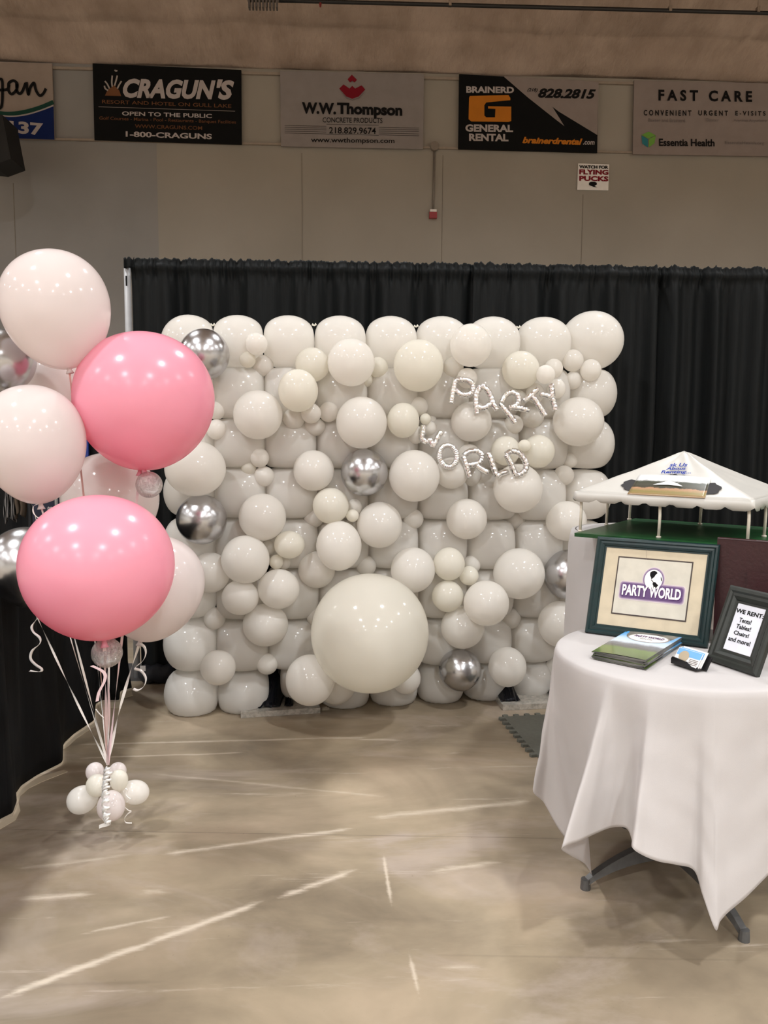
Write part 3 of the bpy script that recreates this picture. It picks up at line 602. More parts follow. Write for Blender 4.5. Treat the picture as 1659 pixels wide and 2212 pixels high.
# frame cords seen in gaps between balloons
# front balloons: (cx, cy, rx, ry, material, layer, label)
FB = [
 (816.5,794,22,23,'ivory',0,'small white balloon peeking out right of the second top-row front balloon'),
 (791,820,15,16,'ivory',0,'tiny white balloon just below the large upper middle front balloon'),
 (674.5,788,37,37,'ivory',0,'medium ivory balloon partly behind the upper left oval balloon, near the top row'),
 (554,743,24,24,'white',1,'topmost of the three small balloons on the upper left top row'),
 (535,777,17.5,17.5,'ivory',2,'smallest of the three small balloons on the upper left top row'),
 (568,790,23,23,'white',1,'lowest of the three small balloons on the upper left top row'),
 (441,766,54,55,'chrome',1,'silver chrome balloon at the top left of the wall above the pink one'),
 (758.5,783,51,51,'white',1,'large glossy white balloon in front of the top row, middle left'),
 (634.5,904.5,24,23,'white',0,'small white balloon under the left side of the upper left oval balloon'),
 (672,893,22,22,'white',0,'small white balloon directly under the upper left oval balloon'),
 (679.5,922,24,20,'white',0,'lowest small balloon of the cluster under the upper left oval balloon'),
 (710,890,21.5,22,'white',1,'small white balloon at the right end of the cluster under the oval one'),
 (644,844,43,46,'ivory',2,'oval ivory balloon in front of the second row, left of centre'),
 (557,896,53,53,'white',1,'large white balloon just right of the upper pink balloon'),
 (467,887,19.5,20,'white',0,'upper small white balloon touching the pink balloon\'s right edge'),
 (468,928,22,22,'white',1,'lower small white balloon touching the pink balloon\'s right edge'),
 (781,913,55,56,'white',1,'large round white balloon right above the central chrome balloon'),
 (871,908,35,38,'ivory',1,'medium ivory balloon left of the foil letter W'),
 (422,1012,65,60,'white',1,'large white balloon at the wall\'s left edge below the upper pink balloon'),
 (561,989,20.5,21,'white',1,'top one of three small balloons in the middle left'),
 (537,1012,16,16,'ivory',2,'tiny left one of three small balloons in the middle left'),
 (570.5,1029,22.5,22,'white',1,'lower right one of three small balloons in the middle left'),
 (677.5,1016.5,44,44,'white',1,'medium round white balloon left of the central chrome balloon'),
 (787,1020.5,51,51,'chrome',1,'silver chrome balloon at the centre of the wall'),
 (766,1095,16,18,'white',0,'tiny white balloon half hidden just below the central chrome balloon'),
 (714.5,1092.5,39,39,'ivory',1,'medium ivory balloon below left of the central chrome balloon'),
 (567,1117,51,51,'white',1,'large white balloon right of the lower left chrome balloon'),
 (435.5,1122,54,54,'chrome',1,'dark chrome balloon at the wall\'s left edge above the big blush balloon'),
 (678,1118,22,22,'white',0,'small white balloon left of the oval balloon near the wall centre'),
 (761.5,1113.5,14,14,'ivory',2,'tiny ivory balloon on top right of the tall oval centre balloon'),
 (820,1134,49,50,'white',1,'round white balloon right of the tall oval centre balloon'),
 (580,1183,17,17,'white',0,'small white balloon left behind the tilted ivory balloon'),
 (614,1215,15,15,'white',0,'tiny white balloon half hidden under the tilted ivory balloon'),
 (625,1176.5,33,30,'ivory',1,'tilted ivory balloon between two large white ones, lower left'),
 (684,1230.5,40,40,'white',0,'white balloon half covered by the tall oval centre balloon'),
 (732,1179,49,54,'white',2,'tall oval white balloon above the giant ivory balloon'),
 (454,1237,43,44,'white',0,'white balloon partly hidden behind the blush balloon at the left'),
 (519,1290.5,40,38,'white',1,'white balloon below the large lower left round balloon'),
 (530,1208.5,52,52,'white',2,'large round white balloon in the lower left of the wall'),
 (597,1214,15,16,'ivory',3,'tiny ivory balloon between the lower left round and tilted balloons'),
 (573.5,1350,49,46,'white',0,'white balloon half hidden below the two lower left balloons'),
 (602,1272,45,43,'white',2,'round white balloon left of the giant ivory balloon\'s top'),
 (791,1222,22,22,'white',0,'small white balloon just above the giant ivory balloon'),
 (463,1336,23.5,24,'white',1,'small white balloon at left, right of the big blush balloon'),
 (682,1331,20,22,'white',0,'small white balloon tucked behind the giant balloon\'s left edge'),
 (471,1442,38,38,'white',2,'medium white balloon in front of the lowest row, far left'),
 (577,1434,23,23,'white',1,'small white balloon above the dark gap in the bottom row'),
 (725.5,1477,44,44,'white',0,'white bottom balloon peeking out below left of the giant balloon'),
 (670,1469,53,55,'white',1,'large white bottom balloon left of the giant ivory balloon'),
 (877,1465,32,34,'white',0,'small white bottom balloon right below the giant ivory balloon'),
 (799,1367,127,128,'ivory',3,'giant round ivory balloon low in the middle of the wall'),
 (893,1121,22,22,'white',1,'small white balloon below the round balloon left of WORLD'),
 (1008,1121,44,44,'white',1,'round white balloon below the foil word WORLD'),
 (1112,1122,23,22,'white',0,'small white balloon directly beneath the large one under letter D'),
 (1223,1125,43.5,43,'white',1,'round white balloon at right beside the tent model\'s post'),
 (892,1231,48,49,'white',1,'round white balloon above right of the giant ivory balloon'),
 (970,1218,34,36,'ivory',1,'upper ivory balloon of the cluster right of the giant balloon'),
 (1018.5,1219.5,20,20,'white',0,'small balloon at the top right of the ivory cluster'),
 (1013,1243.5,21,21,'ivory',2,'small ivory balloon at the centre of the cluster right of centre'),
 (967,1288,34,34,'ivory',1,'lower ivory balloon touching the giant balloon\'s right edge'),
 (1121,1239,55.5,55,'white',1,'large white balloon left of the right-hand chrome balloon'),
 (1103,1335.5,22,23,'white',0,'small white balloon below the large one in the lower right'),
 (999,1355,47,46,'white',0,'white balloon directly above the bottom chrome balloon'),
 (1050.5,1303,49,49,'white',2,'glossy white balloon at the lower right of the ivory cluster'),
 (1210,1348,48,50,'white',1,'large white balloon left of the frame, below the chrome one'),
 (1229,1241,54,54,'chrome',1,'silver chrome balloon at right, half behind the tall white table'),
 (993.5,1447,46,45,'chrome',2,'dark silver chrome balloon in the bottom row'),
 (1096,1440.5,41,43,'white',2,'round white balloon right of the bottom chrome balloon'),
 (1202,1442,23,24,'white',1,'small white balloon beside the front tablecloth\'s left edge'),
 (1125,799.5,40.5,41,'ivory',1,'ivory balloon above the foil letters R and T'),
 (979.5,793,22,23,'white',0,'small white balloon between two large top-row front balloons'),
 (1009,817,22,22,'white',0,'small white balloon just above the foil letter P'),
 (904,790,54,56,'ivory',1,'large ivory balloon in front of the top row, right of the middle'),
 (1017,746,45,46,'white',1,'glossy white balloon in front of the top row above the letter A'),
 (1196,796,20,21,'white',0,'small white balloon behind the one above the letter Y'),
 (1178.5,809,20.5,20.5,'white',2,'small white balloon directly above the foil letter Y'),
 (1276,800,22.5,24,'white',0,'rightmost of the small balloons at the wall\'s upper right'),
 (1237.5,779,23,24,'white',1,'topmost small balloon of the upper right trio'),
 (1238,822,18.5,19.5,'white',1,'lowest and smallest balloon of the upper right trio'),
 (1202,840,20,21,'white',0,'small white balloon just right of the foil letter Y'),
 (1156,850,20,22,'white',0,'small white balloon behind the foil letter T'),
 (1120,862,18,19,'white',0,'small white balloon behind the foil letter R of PARTY'),
 (904,878,21,21,'white',0,'small white balloon above the tiny ones near letter W'),
 (933,908,10,12,'white',0,'tiniest white balloon half hidden near the top of letter W'),
 (919,905,12,12,'ivory',2,'tiny ivory balloon just above the foil letter W'),
 (929,926,15,16,'white',1,'tiny white balloon behind the foil letter W'),
 (898,939,19,20,'white',0,'small white balloon below the ivory one left of letter W'),
 (1018,911,44,43,'white',1,'round white balloon directly under the foil letter A'),
 (1109.5,917,21,21,'white',0,'small white balloon below the long stem of the letter R'),
 (1149,901,26,24,'white',0,'small white balloon below the foil letter T'),
 (1092.5,973.5,31,32,'ivory',0,'ivory balloon directly above the foil letter L'),
 (1163,975,35,36,'ivory',1,'ivory balloon right above the foil letter D'),
 (1133,962.5,14,13,'ivory',2,'tiny ivory balloon between the two ivory ones above letter D'),
 (1249,911,54.5,53,'white',2,'large white balloon near the wall\'s right edge, right of PARTY'),
 (1232,995,16,16,'white',1,'tiny white balloon right of the foil word WORLD'),
 (1218,1027,22,22,'white',1,'small white balloon right of the letter D near the wall\'s edge'),
 (1013,984,26,25,'white',0,'white balloon behind the top of the letter R in WORLD'),
 (1020,1030,21,21,'white',0,'small white balloon behind the legs of letter R in WORLD'),
 (975,1022,36,34,'white',0,'white balloon directly below the foil letter O'),
 (895,1028,55,56,'white',1,'large white balloon below the foil letter W'),
 (1119,1055,53,53,'white',1,'large white balloon directly below the foil letter D'),
]
def ball_geo(c, rx, ry, tail=None, nu=44, nv=30, egg=.0, view=None):
    """latex balloon: ellipsoid rx wide, ry tall (egg > 0 narrows the lower end)"""
    V = []
    for jv in range(nv+1):
        th = PI*jv/nv; zz = math.cos(th)
        rr = math.sin(th)*rx*(1+egg*zz*.55-egg*.18*(1-zz*zz))
        z = zz*ry*(1+(.0 if zz > 0 else egg*.35*zz*zz*zz*zz))
        for iu in range(nu):
            ph = 2*PI*iu/nu; V.append(c+Vector((rr*math.cos(ph), rr*math.sin(ph), z)))
    return V, [(jv*nu+iu, (jv+1)*nu+iu, (jv+1)*nu+(iu+1) % nu, jv*nu+(iu+1) % nu) for jv in range(nv) for iu in range(nu)]
for cx, cy, rx, ry, mt, layer, lab in sorted(FB, key=lambda e: e[5]):
    rpx = (rx+ry)/2; d = ray(cx, cy); base = wallpt(cx, cy); T = (base-CAM).dot(FW); t0 = T-.02
    while t0 > T-.8:
        c = CAM+d*t0; r = rpx*t0/F; ok = True
        for pc, pr in placed:
            if (pc-c).length < (pr+r)*.93: ok = False; break
        if ok: break
        t0 -= .005
    c = CAM+d*t0
    V, Fc = ball_geo(c, rx*t0/F, ry*t0/F, nu=40 if rpx < 60 else 72, nv=26 if rpx < 60 else 48)
    o = obj('balloon', V, Fc, mt, None, True, loc=c)
    tag(o, lab, 'balloon', 'chrome balloons on the wall' if mt == 'chrome' else 'front balloons of the balloon wall')
    placed.append((c, r))

# ------------------------------------------------------------------ foil letters
LET = {
 'P': [[(462,350),(470,290),(480,220),(495,150),(512,98)], [(512,98),(580,98),(640,108),(685,145),(692,200),(665,245),(610,262),(550,245),(500,205)]],
 'A': [[(733,462),(728,400),(722,320),(730,240),(770,168)], [(770,168),(830,195),(875,265),(895,335),(948,420)], [(735,372),(775,398),(830,388),(880,345)]],
 'R': [[(1140,560),(1090,490),(1030,415),(968,345)], [(990,345),(1030,270),(1095,230),(1155,260),(1172,330),(1130,378),(1065,395)], [(1110,395),(1190,400),(1290,428)]],
 'T': [[(1455,485),(1410,410),(1360,330),(1315,268)], [(1222,325),(1300,265),(1375,190)]],
 'Y': [[(1560,428),(1548,360),(1525,290)], [(1525,290),(1475,268),(1395,248)], [(1528,290),(1524,215),(1508,140)]],
 'W': [[(172,578),(162,650),(152,712),(205,765)], [(205,770),(238,720)], [(238,720),(268,805)], [(272,815),(312,725),(362,640)]],
 'O': None,
 'R.': [[(660,1130),(635,1050),(605,960),(590,905)], [(595,900),(655,855),(735,850),(785,895),(778,950),(715,990),(640,1000)], [(728,1000),(790,1045),(858,1078)]],
 'L': [[(845,865),(885,950),(915,1040),(945,1120)], [(945,1120),(990,1085),(1065,1065)]],
 'D': [[(1040,888),(1075,950),(1110,1030),(1150,1120)], [(1095,850),(1165,865),(1225,925),(1252,1000),(1230,1070),(1160,1105)], [(1035,890),(1095,850)]],
}
ldepth = {'P': 3.79, 'A': 3.78, 'R': 3.80, 'T': 3.78, 'Y': 3.77, 'W': 3.80, 'O': 3.76, 'R.': 3.78, 'L': 3.80, 'D': 3.78}
for k, strokes in LET.items():
    D = 4.12
    # rest the letter on the balloons behind it
    L = k[0]; g = G(); rr = 32/4.88
    if strokes is None: strokes = [[(430+92*math.cos(a), 905+112*math.sin(a)+10*math.cos(a)) for a in [2*PI*i/16 for i in range(16)]]]; closed = True
    else: closed = False
    for st in strokes:
        n = len(st); P = []
        for p in st:
            px_, py_ = 880+p[0]/4.88, 800+p[1]/4.88
            dd = ray(px_, py_); tt = D; cpt = CAM+dd*tt
            P.append(Vector((px_, py_, 0)))
        P = catmull(P, 7, closed)
        need = D
        ps = []
        for i, p in enumerate(P):
            ps.append(CAM+ray(p.x, p.y)*need)
        g_r = [rr*need/F*(1+.10*math.sin(i*1.9)+.05*math.sin(i*4.3)) for i in range(len(ps))]
        if not closed: g_r[0] *= .72; g_r[-1] *= .72
        g.tube(ps, g_r, 14, closed)
    ctr = sum(g.v, Vector())/len(g.v)
    # slide towards the camera until free of balloons
    sh = 0.0
    while sh < .7:
        s_ = 1-sh/D
        bad = False
        for v in g.v[::9]:
            w_ = CAM+(v-CAM)*s_
            for pc, pr in placed:
                if (pc-w_).length < pr*.985: bad = True; break
            if bad: break
        if not bad: break
        sh += .006
    word = 'WORLD' if k in ('W', 'O', 'R.', 'L', 'D') else 'PARTY'
    g.v = [CAM+(v-CAM)*(1-sh/D) for v in g.v]
    o = g.make('letter_balloon', 'foil', None, True)
    tag(o, 'silver foil balloon letter %s in the word %s' % (L, word), 'letter balloon', 'foil letters spelling PARTY WORLD')

# ------------------------------------------------------------------ stand base plates and floor mat under the wall
col('crinkled_black', (14, 15, 20), .12)
t = NT('clear_plate'); nz = t.noise(40, 4, rough=.7); t.set('Base Color', t.ramp(nz, [(.35, srgb(150, 146, 138)), (.62, srgb(186, 180, 170))])); t.set('Roughness', .18); t.set('Metallic', .35); t.bump(nz, .6, .004); M['plate'] = t.m
def stand(label, pl, pr, h, foil):
    a, b = onz(*pl, 0), onz(*pr, 0); u = (b-a); w = Vector((-u.y, u.x, 0)).normalized()*.30
    t = thing('stand_base', label, 'stand base', a.lerp(b, .5))
    g = G(); g.box(a+Vector((0, 0, .001)), u, w, Vector((0, 0, h))); g.make('base_plate', 'plate', t)
    for fi in foil:
        g = G(); sd = fi[4]
        def f(uu, vv):
            p = a+u*(fi[0]+(fi[1]-fi[0])*uu)+w*(.15+.75*vv); z = h+.008+(fi[3]-h)*math.sin(PI*uu)**.7*(vv**.8)
            p += u.normalized()*fi[2]*vv; z += .02*noise.noise(Vector((uu*8, vv*2+sd, sd)))*math.sin(PI*uu)
            return Vector((p.x, p.y, max(h+.003, z)))
        g.grid(f, 30, 18); o = g.make('sandbag', 'crinkled_black', t, True); o.modifiers.new('thickness', 'SOLIDIFY').thickness = .002
    return t
stand('silver-edged base plate with black crinkled bag at bottom left of wall', (520, 1552), (692, 1541), .03, [(.12, .50, .05, .16, 1.0), (.55, .66, .03, .10, 2.0), (.80, .93, .01, .06, 5.0)])
stand('pale base plate with black plastic bag beside the tablecloth, bottom right', (1086, 1535), (1300, 1527), .03, [(.0, .2, .02, .13, 3.0), (.52, .95, .02, .15, 4.0)])
# poles of the stand
for k, pp in enumerate(((606, 1500), (1170, 1480))):
    p = wallpt(*pp, -.16); g = G(); g.tube([(p.x, p.y, .031), (p.x, p.y, 2.0)], .012, 8)
    tag(g.make('frame_pole', 'chrome', None, True), 'upright metal pole hidden behind the %s of the balloon wall' % ('left half' if k == 0 else 'right half'), 'pole')
a = onz(1088, 1553, 0); b = onz(1160, 1636, 0)
v1 = (b-a); L1 = v1.length; v1 /= L1; v2 = Vector((-v1.y, v1.x, 0)); 
if v2.x < 0: v2 = -v2
pts = []; SZ = L1; nt = 9
def edge(p, d, nrm, L, nt):
    out = []
    for k in range(nt):
        s0 = L*k/nt; st = L/nt
        if k % 2 == 0: out += [p+d*(s0+st*.1), p+d*(s0+st*.0)-nrm*.026, p+d*(s0+st*.5)-nrm*.032, p+d*(s0+st*1.0)-nrm*.026, p+d*(s0+st*.9)]
    return out
pts = edge(a, v1, v2, SZ, 17)+edge(a+v1*SZ, v2, -v1, SZ, 17)+edge(a+v1*SZ+v2*SZ, -v1, -v2, SZ, 17)+edge(a+v2*SZ, -v2, v1, SZ, 17)
g = G(); n = len(pts)
g.add([p+Vector((0, 0, .013)) for p in pts]+[p+Vector((0, 0, .001)) for p in pts], [tuple(range(n)), tuple(range(2*n-1, n-1, -1))]+[(i, i+n, (i+1) % n+n, (i+1) % n) for i in range(n)])
mt = g.make('foam_mat', plain('grey_foam', (90, 90, 82), .75, 0, .06, 60, .2), None, tri=True); tag(mt, 'grey interlocking foam floor mat beside the tablecloth', 'mat')

# ------------------------------------------------------------------ balloon bouquet
WT = onz(232, 1772, 0); KN = dep(233, 1652, 2.93)
RIB = []
def bouquet(label, cx, cy, rx, ry, D, mt, tip=None, egg=.12, group='white and blush helium balloons', ribbon=None, name='balloon', knotmat=None, to=None):
    c = dep(cx, cy, D); RX, RY = rx*D/F, ry*D/F
    t = thing(name, label, 'balloon', c, group)
    V, Fc = ball_geo(Vector((0, 0, 0)), RX, RY, nu=72, nv=48, egg=egg)
    T = dep(tip[0], tip[1], D-.0) if tip else c-Vector((0, 0, RY*1.03))
    ax = (c-T).normalized(); q = Vector((0, 0, 1)).rotation_difference(ax)
    V = [c+q @ v for v in V]
    obj('skin', V, Fc, mt, t, True)
    k0 = c-ax*RY*.985
    g = G(); g.tube([k0+ax*.012, k0-ax*.004, k0-ax*.012, k0-ax*.02, k0-ax*.03], [.016, .008, .007, .009, .014], 12)
    g.make('knot', knotmat or mt, t, True)
    if ribbon:
        e = KN if to is None else to
        s = k0-ax*.014; ln = (e-s); side = ln.cross(Vector((0, 1, 0))).normalized(); P = []; SD = []
        n = 40
        for i in range(n+1):
            f = i/n; p = s+ln*f+Vector((0, 0, -.02))*math.sin(PI*f)*.5+side*ribbon[2]*math.sin(PI*f)
            tw = ribbon[1]*PI*f+ribbon[3]; P.append(p); SD.append(side*math.cos(tw)+Vector((0, 1, 0))*math.sin(tw))
        g = G(); g.strip(P, SD, ribbon[0]); o = g.make('ribbon', ribbon[4], t, True)
    return t, c, k0
bouquet('large blush white balloon at the top of the bouquet, upper left', 121, 668, 116, 125, 2.80, 'blush', (150, 800), .13, ribbon=(.007, 3, .01, .5, 'clear_cord'))
bouquet('pale balloon behind the top blush one, between silver and pink balloons', 150, 835, 92, 100, 3.25, 'blush', (160, 945), .12, ribbon=(.006, 2, .0, .3, 'ribbon'))
bouquet('upper large pink balloon of the bouquet', 312, 866, 150, 147, 2.92, 'pink', (302, 1020), .07, 'large pink balloons', (.010, 2, .0, .2, 'pink_ribbon'))
bouquet('lower large pink balloon in front of the bouquet', 212, 1225, 162, 156, 2.55, 'pink', (225, 1384), .04, 'large pink balloons', (.011, 2, .0, .1, 'pink_ribbon'))
bouquet('blush white balloon at the left edge under the silver one', 72, 958, 111, 126, 2.72, 'blush', (88, 1090), .13, ribbon=(.008, 3, .0, .9, 'ribbon'))
bouquet('blush white balloon between the two big pink ones, behind both', 238, 1082, 104, 104, 3.2, 'blush', (232, 1192), .1, ribbon=(.007, 2, .005, .2, 'ribbon'))
tR, cR, kR = bouquet('large white balloon right of the lower pink balloon', 330, 1268, 110, 114, 2.95, 'blush', (302, 1389), .14, ribbon=(.011, 2.5, -.012, .2, 'ribbon'))
bouquet('silver chrome balloon cut by the left edge, beside the top white balloon', 6, 781, 69, 68, 2.95, 'chrome', (2, 856), .1, 'chrome balloons of the bouquet', (.006, 2, .0, .2, 'ribbon'))
bouquet('silver chrome balloon at the left edge behind the lower pink balloon', 56, 1224, 80, 86, 3.0, 'chrome', (72, 1314), .1, 'chrome balloons of the bouquet', (.008, 3, .0, .8, 'ribbon'))
bouquet('small clear glitter balloon hanging under the upper pink balloon', 322, 1047, 28.5, 28.5, 2.90, 'confetti', (312, 1018), .03, 'small glitter balloons', knotmat='pink')
bouquet('small clear glitter balloon hanging under the lower pink balloon', 231, 1410, 33, 32, 2.62, 'confetti', (226, 1376), .03, 'small glitter balloons', (.008, 2, .01, .4, 'pink_ribbon'), knotmat='pink')
# curls
def curl(name, label, pts, D, wpx, mat, side=None):
    P = catmull([dep(x, y, D) for x, y in pts], 8); g = G()
    SD = [(Vector((.75, .2, .35+.5*math.sin(i*.22)))).normalized() for i in range(len(P))]
    if side: SD = [Vector(side)]*len(P)
    g.strip(P, SD, wpx*D/F); o = g.make(name, mat, None, True); o.modifiers.new('thickness', 'SOLIDIFY').thickness = .0006; return tag(o, label, 'ribbon', 'curled ribbon ends')
curl('curling_ribbon', 'loose white curling ribbon hanging left of the lower pink balloon', [(84, 1325), (80, 1336), (69, 1352), (72, 1365), (86, 1378), (86, 1390), (70, 1405), (66, 1422), (76, 1435), (90, 1445), (86, 1451), (64, 1449)], 2.75, 5.5, 'silver_ribbon')
curl('curling_ribbon', 'curled white ribbon hanging beside the white balloon\'s knot', [(303, 1390), (312, 1398), (315, 1412), (308, 1428), (291, 1443), (305, 1449), (315, 1465), (311, 1482), (298, 1491), (288, 1488)], 2.93, 6, 'silver_ribbon', (.6, .2, .75))
curl('curling_ribbon', 'small white ribbon loop under the left blush balloon', [(85, 1088), (73, 1093), (72, 1106), (80, 1117), (94, 1121)], 2.7, 3, 'ribbon')
curl('curling_ribbon', 'pale ribbon crossing low between the bouquet strings', [(207, 1532), (215, 1542), (224, 1550), (234, 1553)], 2.92, 2.5, 'ribbon')
g = G(); P = [dep(x, y, 2.6) for x, y in ((198, 1438), (224, 1452), (226, 1470), (214, 1495), (210, 1515))]
P = catmull(P, 6); g.strip(P, Vector((1, .1, .3)), .011); tag(g.make('pink_ribbon', 'pink_ribbon', None, True), 'flat pink ribbon bent under the lower glitter balloon', 'ribbon', 'curled ribbon ends')

# weight: cluster of small balloons on the floor
WB = [(205, 1668, 19.5, 21, 2.99, 'blush', 'upper left small balloon of the bouquet weight'), (254, 1667, 19, 20, 3.00, 'blush', 'upper right small balloon of the bouquet weight, behind'),
      (209, 1697, 23, 24, 2.90, 'ivory', 'small creamy balloon at the middle left of the weight'), (257, 1686, 19.5, 24, 2.90, 'ivory', 'small creamy balloon at the middle right of the weight'),
      (178, 1727, 30, 33, 2.93, 'white', 'larger white balloon at the left side of the bouquet weight'), (290, 1711, 26, 32, 2.93, 'white', 'larger white balloon at the right side of the bouquet weight'),
      (240, 1741, 30, 32, 2.86, 'blush', 'pinkish white balloon resting on the floor under the bouquet')]
ctrw = dep(234, 1700, 2.95)
for cx, cy, rx, ry, D, mt, lab in WB:
    c = dep(cx, cy, D); V, Fc = ball_geo(Vector((0, 0, 0)), rx*D/F, ry*D/F, egg=.1)
    ax = (c-ctrw).normalized(); ax.y *= .4; ax.normalize(); q = Vector((0, 0, 1)).rotation_difference(ax)
    if cy < 1690 or cx == 240 or cx == 209: q = Vector((0, 0, 1)).rotation_difference(Vector((0, -.1, 1 if cy < 1700 else -1)).normalized())
    V = [c+q @ v for v in V]; V = [Vector((v.x, v.y, max(.001, v.z))) for v in V]
    t = obj('balloon', V, Fc, mt, None, True, loc=c); tag(t, lab, 'balloon', 'small balloons of the bouquet weight')
t = thing('ribbon_cascade', 'cascade of shiny curled white ribbon down the bouquet weight', 'ribbon', dep(228, 1785, 2.76))
for k, (ph, tu, am) in enumerate(((0, 7, 7), (2.1, 8, 9), (4.0, 6, 6))):
    g = G(); P = []; SD = []
    for i in range(141):
        f = i/140; an = ph+tu*2*PI*f; x = 232+am*math.cos(an)-6*math.sin(f*3.1)+(4 if k == 1 else 0)*(1-f); y = 1660+120*f+(-3*math.sin(an)); D = 2.80-.02*f-.010*math.sin(an)
        P.append(dep(x, y, D)); SD.append(Vector((.25*math.cos(an), .4, .9)))
    g.strip(P, SD, .009); o = g.make('curl_strand', 'silver_ribbon', t, True); o.modifiers.new('thickness', 'SOLIDIFY').thickness = .0005
g = G(); g.strip([dep(x, y, 2.78) for x, y in ((214, 1786), (222, 1783), (231, 1781), (236, 1779))], Vector((.0, .1, 1)), .013); g.make('ribbon_end', 'silver_ribbon', t)
g = G(); g.strip([dep(x, y, 2.80) for x, y in ((203, 1748), (207, 1743), (212, 1738))], Vector((.5, .1, .6)), .012); g.make('ribbon_end', 'silver_ribbon', t)
curl('curling_ribbon', 'thin curled ribbon on the floor right of the bouquet weight', [(271, 1745), (278, 1751), (284, 1753), (276, 1758), (269, 1768), (272, 1777), (285, 1778)], 2.88, 3, 'ribbon', (0, .1, 1))
curl('curling_ribbon', 'small silver ribbon loop against the right weight balloon', [(266, 1712), (270, 1704), (275, 1707), (272, 1716), (277, 1723), (281, 1726), (274, 1733)], 2.83, 2.2, 'ribbon')

# ------------------------------------------------------------------ high table with linen and tent model
TH = Vector((1.26, 3.235, 0)); RH = .315; ZH = 1.076
g = G(); NU = 220
def sk(u, v):
    a = 2*PI*u
    if v < .12: r = (RH-.004)*(v/.12); return TH+Vector((r*math.cos(a), r*math.sin(a), ZH+.004))
    s = (v-.12)/.88; r = RH+.012*min(1, s*20)+.010*s+(.012*s)*math.sin(a*9+math.sin(a*3)*1.5)
    return TH+Vector((r*math.cos(a), r*math.sin(a), ZH+.004-s*(ZH-.02)))
g.grid(sk, NU, 40, True); o = g.make('tablecloth', 'linen', None, True, loc=TH); tag(o, 'white floor-length cloth over the tall table under the tent model', 'tablecloth')
t = thing('high_table', 'tall round table hidden under the long white cloth at the back', 'table', TH)
g = G(); g.lathe([(RH-.012, ZH-.03), (RH-.006, ZH-.015), (RH-.012, ZH)], TH, 40); g.make('tabletop', plain('dark_laminate', (60, 50, 44), .5), t)
g = G(); g.tube([TH+Vector((0, 0, .05)), TH+Vector((0, 0, ZH-.03))], .035, 16); g.make('pedestal', plain('pedestal_grey', (70, 70, 70), .4, .6), t, True)
g = G(); g.lathe([(.24, 0), (.24, .02), (.06, .05)], TH, 32); g.make('foot_plate', plain('foot_grey', (70, 70, 70), .4, .6), t)
# tent model
ZB = 1.10; FL = Vector((.900, 3.012, ZB)); e1 = Vector((.777, -.629, 0)); e2 = Vector((.629, .777, 0)); EZ = Vector((0, 0, 1))
tm = thing('tent_model', 'model of a white peaked party tent on a green board', 'model tent', FL+e1*.3+e2*.3)
bc = onz(1241, 1151, ZB)
g = G(); g.box(Vector((bc.x, bc.y, ZB-.014)), e1*1.0, e2*.68, EZ*.014)
t_ = NT('green_board'); nz = t_.noise(14, 5, rough=.7); n2 = t_.noise(220, 2)
t_.set('Base Color', t_.ramp(nz, [(.3, srgb(12, 58, 26)), (.7, srgb(26, 84, 40))])); t_.set('Roughness', .35); t_.bump(n2, .4, .002)
g.make('board', t_.m, tm)
TW, TD = .60, .55     # tent footprint
LEGS = [(0, 0), (.5, 0), (1, 0), (0, .5), (0, 1), (.5, 1), (1, .5), (1, 1), (.0, .78)][:8]
ZE = ZB+.155
for (a, b) in LEGS:
    p = FL+e1*TW*a+e2*TD*b; g = G(); g.tube([p, p+EZ*.08+e1*.002, Vector((p.x, p.y, ZE))], .0055, 10); g.tube([p, p+EZ*.006], .009, 10); g.make('leg', plain('tent_leg', (214, 206, 192), .5) if a+b == 0 else bpy.data.materials['tent_leg'], tm, True)
apex = dep(1477, 979, 3.02); apex = FL+e1*TW*.5+e2*TD*.5; apex.z = ZE+.158
g = G()
def eave(s):
    s = s % 4; i = int(s); f = s-i; o = .018
    c = [(-o, -o), (TW+o, -o), (TW+o, TD+o), (-o, TD+o)]; p = c[i]; q = c[(i+1) % 4]
    x = p[0]+(q[0]-p[0])*f; y = p[1]+(q[1]-p[1])*f
    return FL+e1*x+e2*y
def roof(u, v):
    e = eave(u*4); e = Vector((e.x, e.y, ZE)); k = v; p = e.lerp(apex, k)
    f = (u*4) % 1; ridge = abs(f-.5)*2
    p.z -= .003*math.sin(PI*k)*(1-ridge)+.003*math.sin(PI*k)
    p.z += .003*noise.noise(Vector((u*20, v*4, 0)))
    if v > .96: p.z -= .003
    return p
g.grid(roof, 96, 20, True)
M['tent'] = plain('tent_vinyl', (186, 183, 177), .38, 0, .02, 12)
ro = g.make('canopy', 'tent', tm, True); ro.modifiers.new('thickness', 'SOLIDIFY').thickness = .002
g = G(); V = []
for i in range(193):
    s = i/192*4; e = eave(s); f = s % 1; k = (f*7) % 1; sc = .013*min(1, 5*min(k, 1-k))
    nrm = (e-(FL+e1*TW/2+e2*TD/2)); nrm.z = 0; nrm.normalize()
    V += [Vector((e.x, e.y, ZE+.001)), Vector((e.x, e.y, ZE-.017))+nrm*.003, Vector((e.x, e.y, ZE-.026-sc))+nrm*(.006+.003*math.sin(s*19))]
g.add(V, [(3*i+r, 3*i+3+r, 3*i+4+r, 3*i+1+r) for i in range(192) for r in (0, 1)])
o = g.make('valance', 'tent', tm, True); o.modifiers.new('thickness', 'SOLIDIFY').thickness = .0015
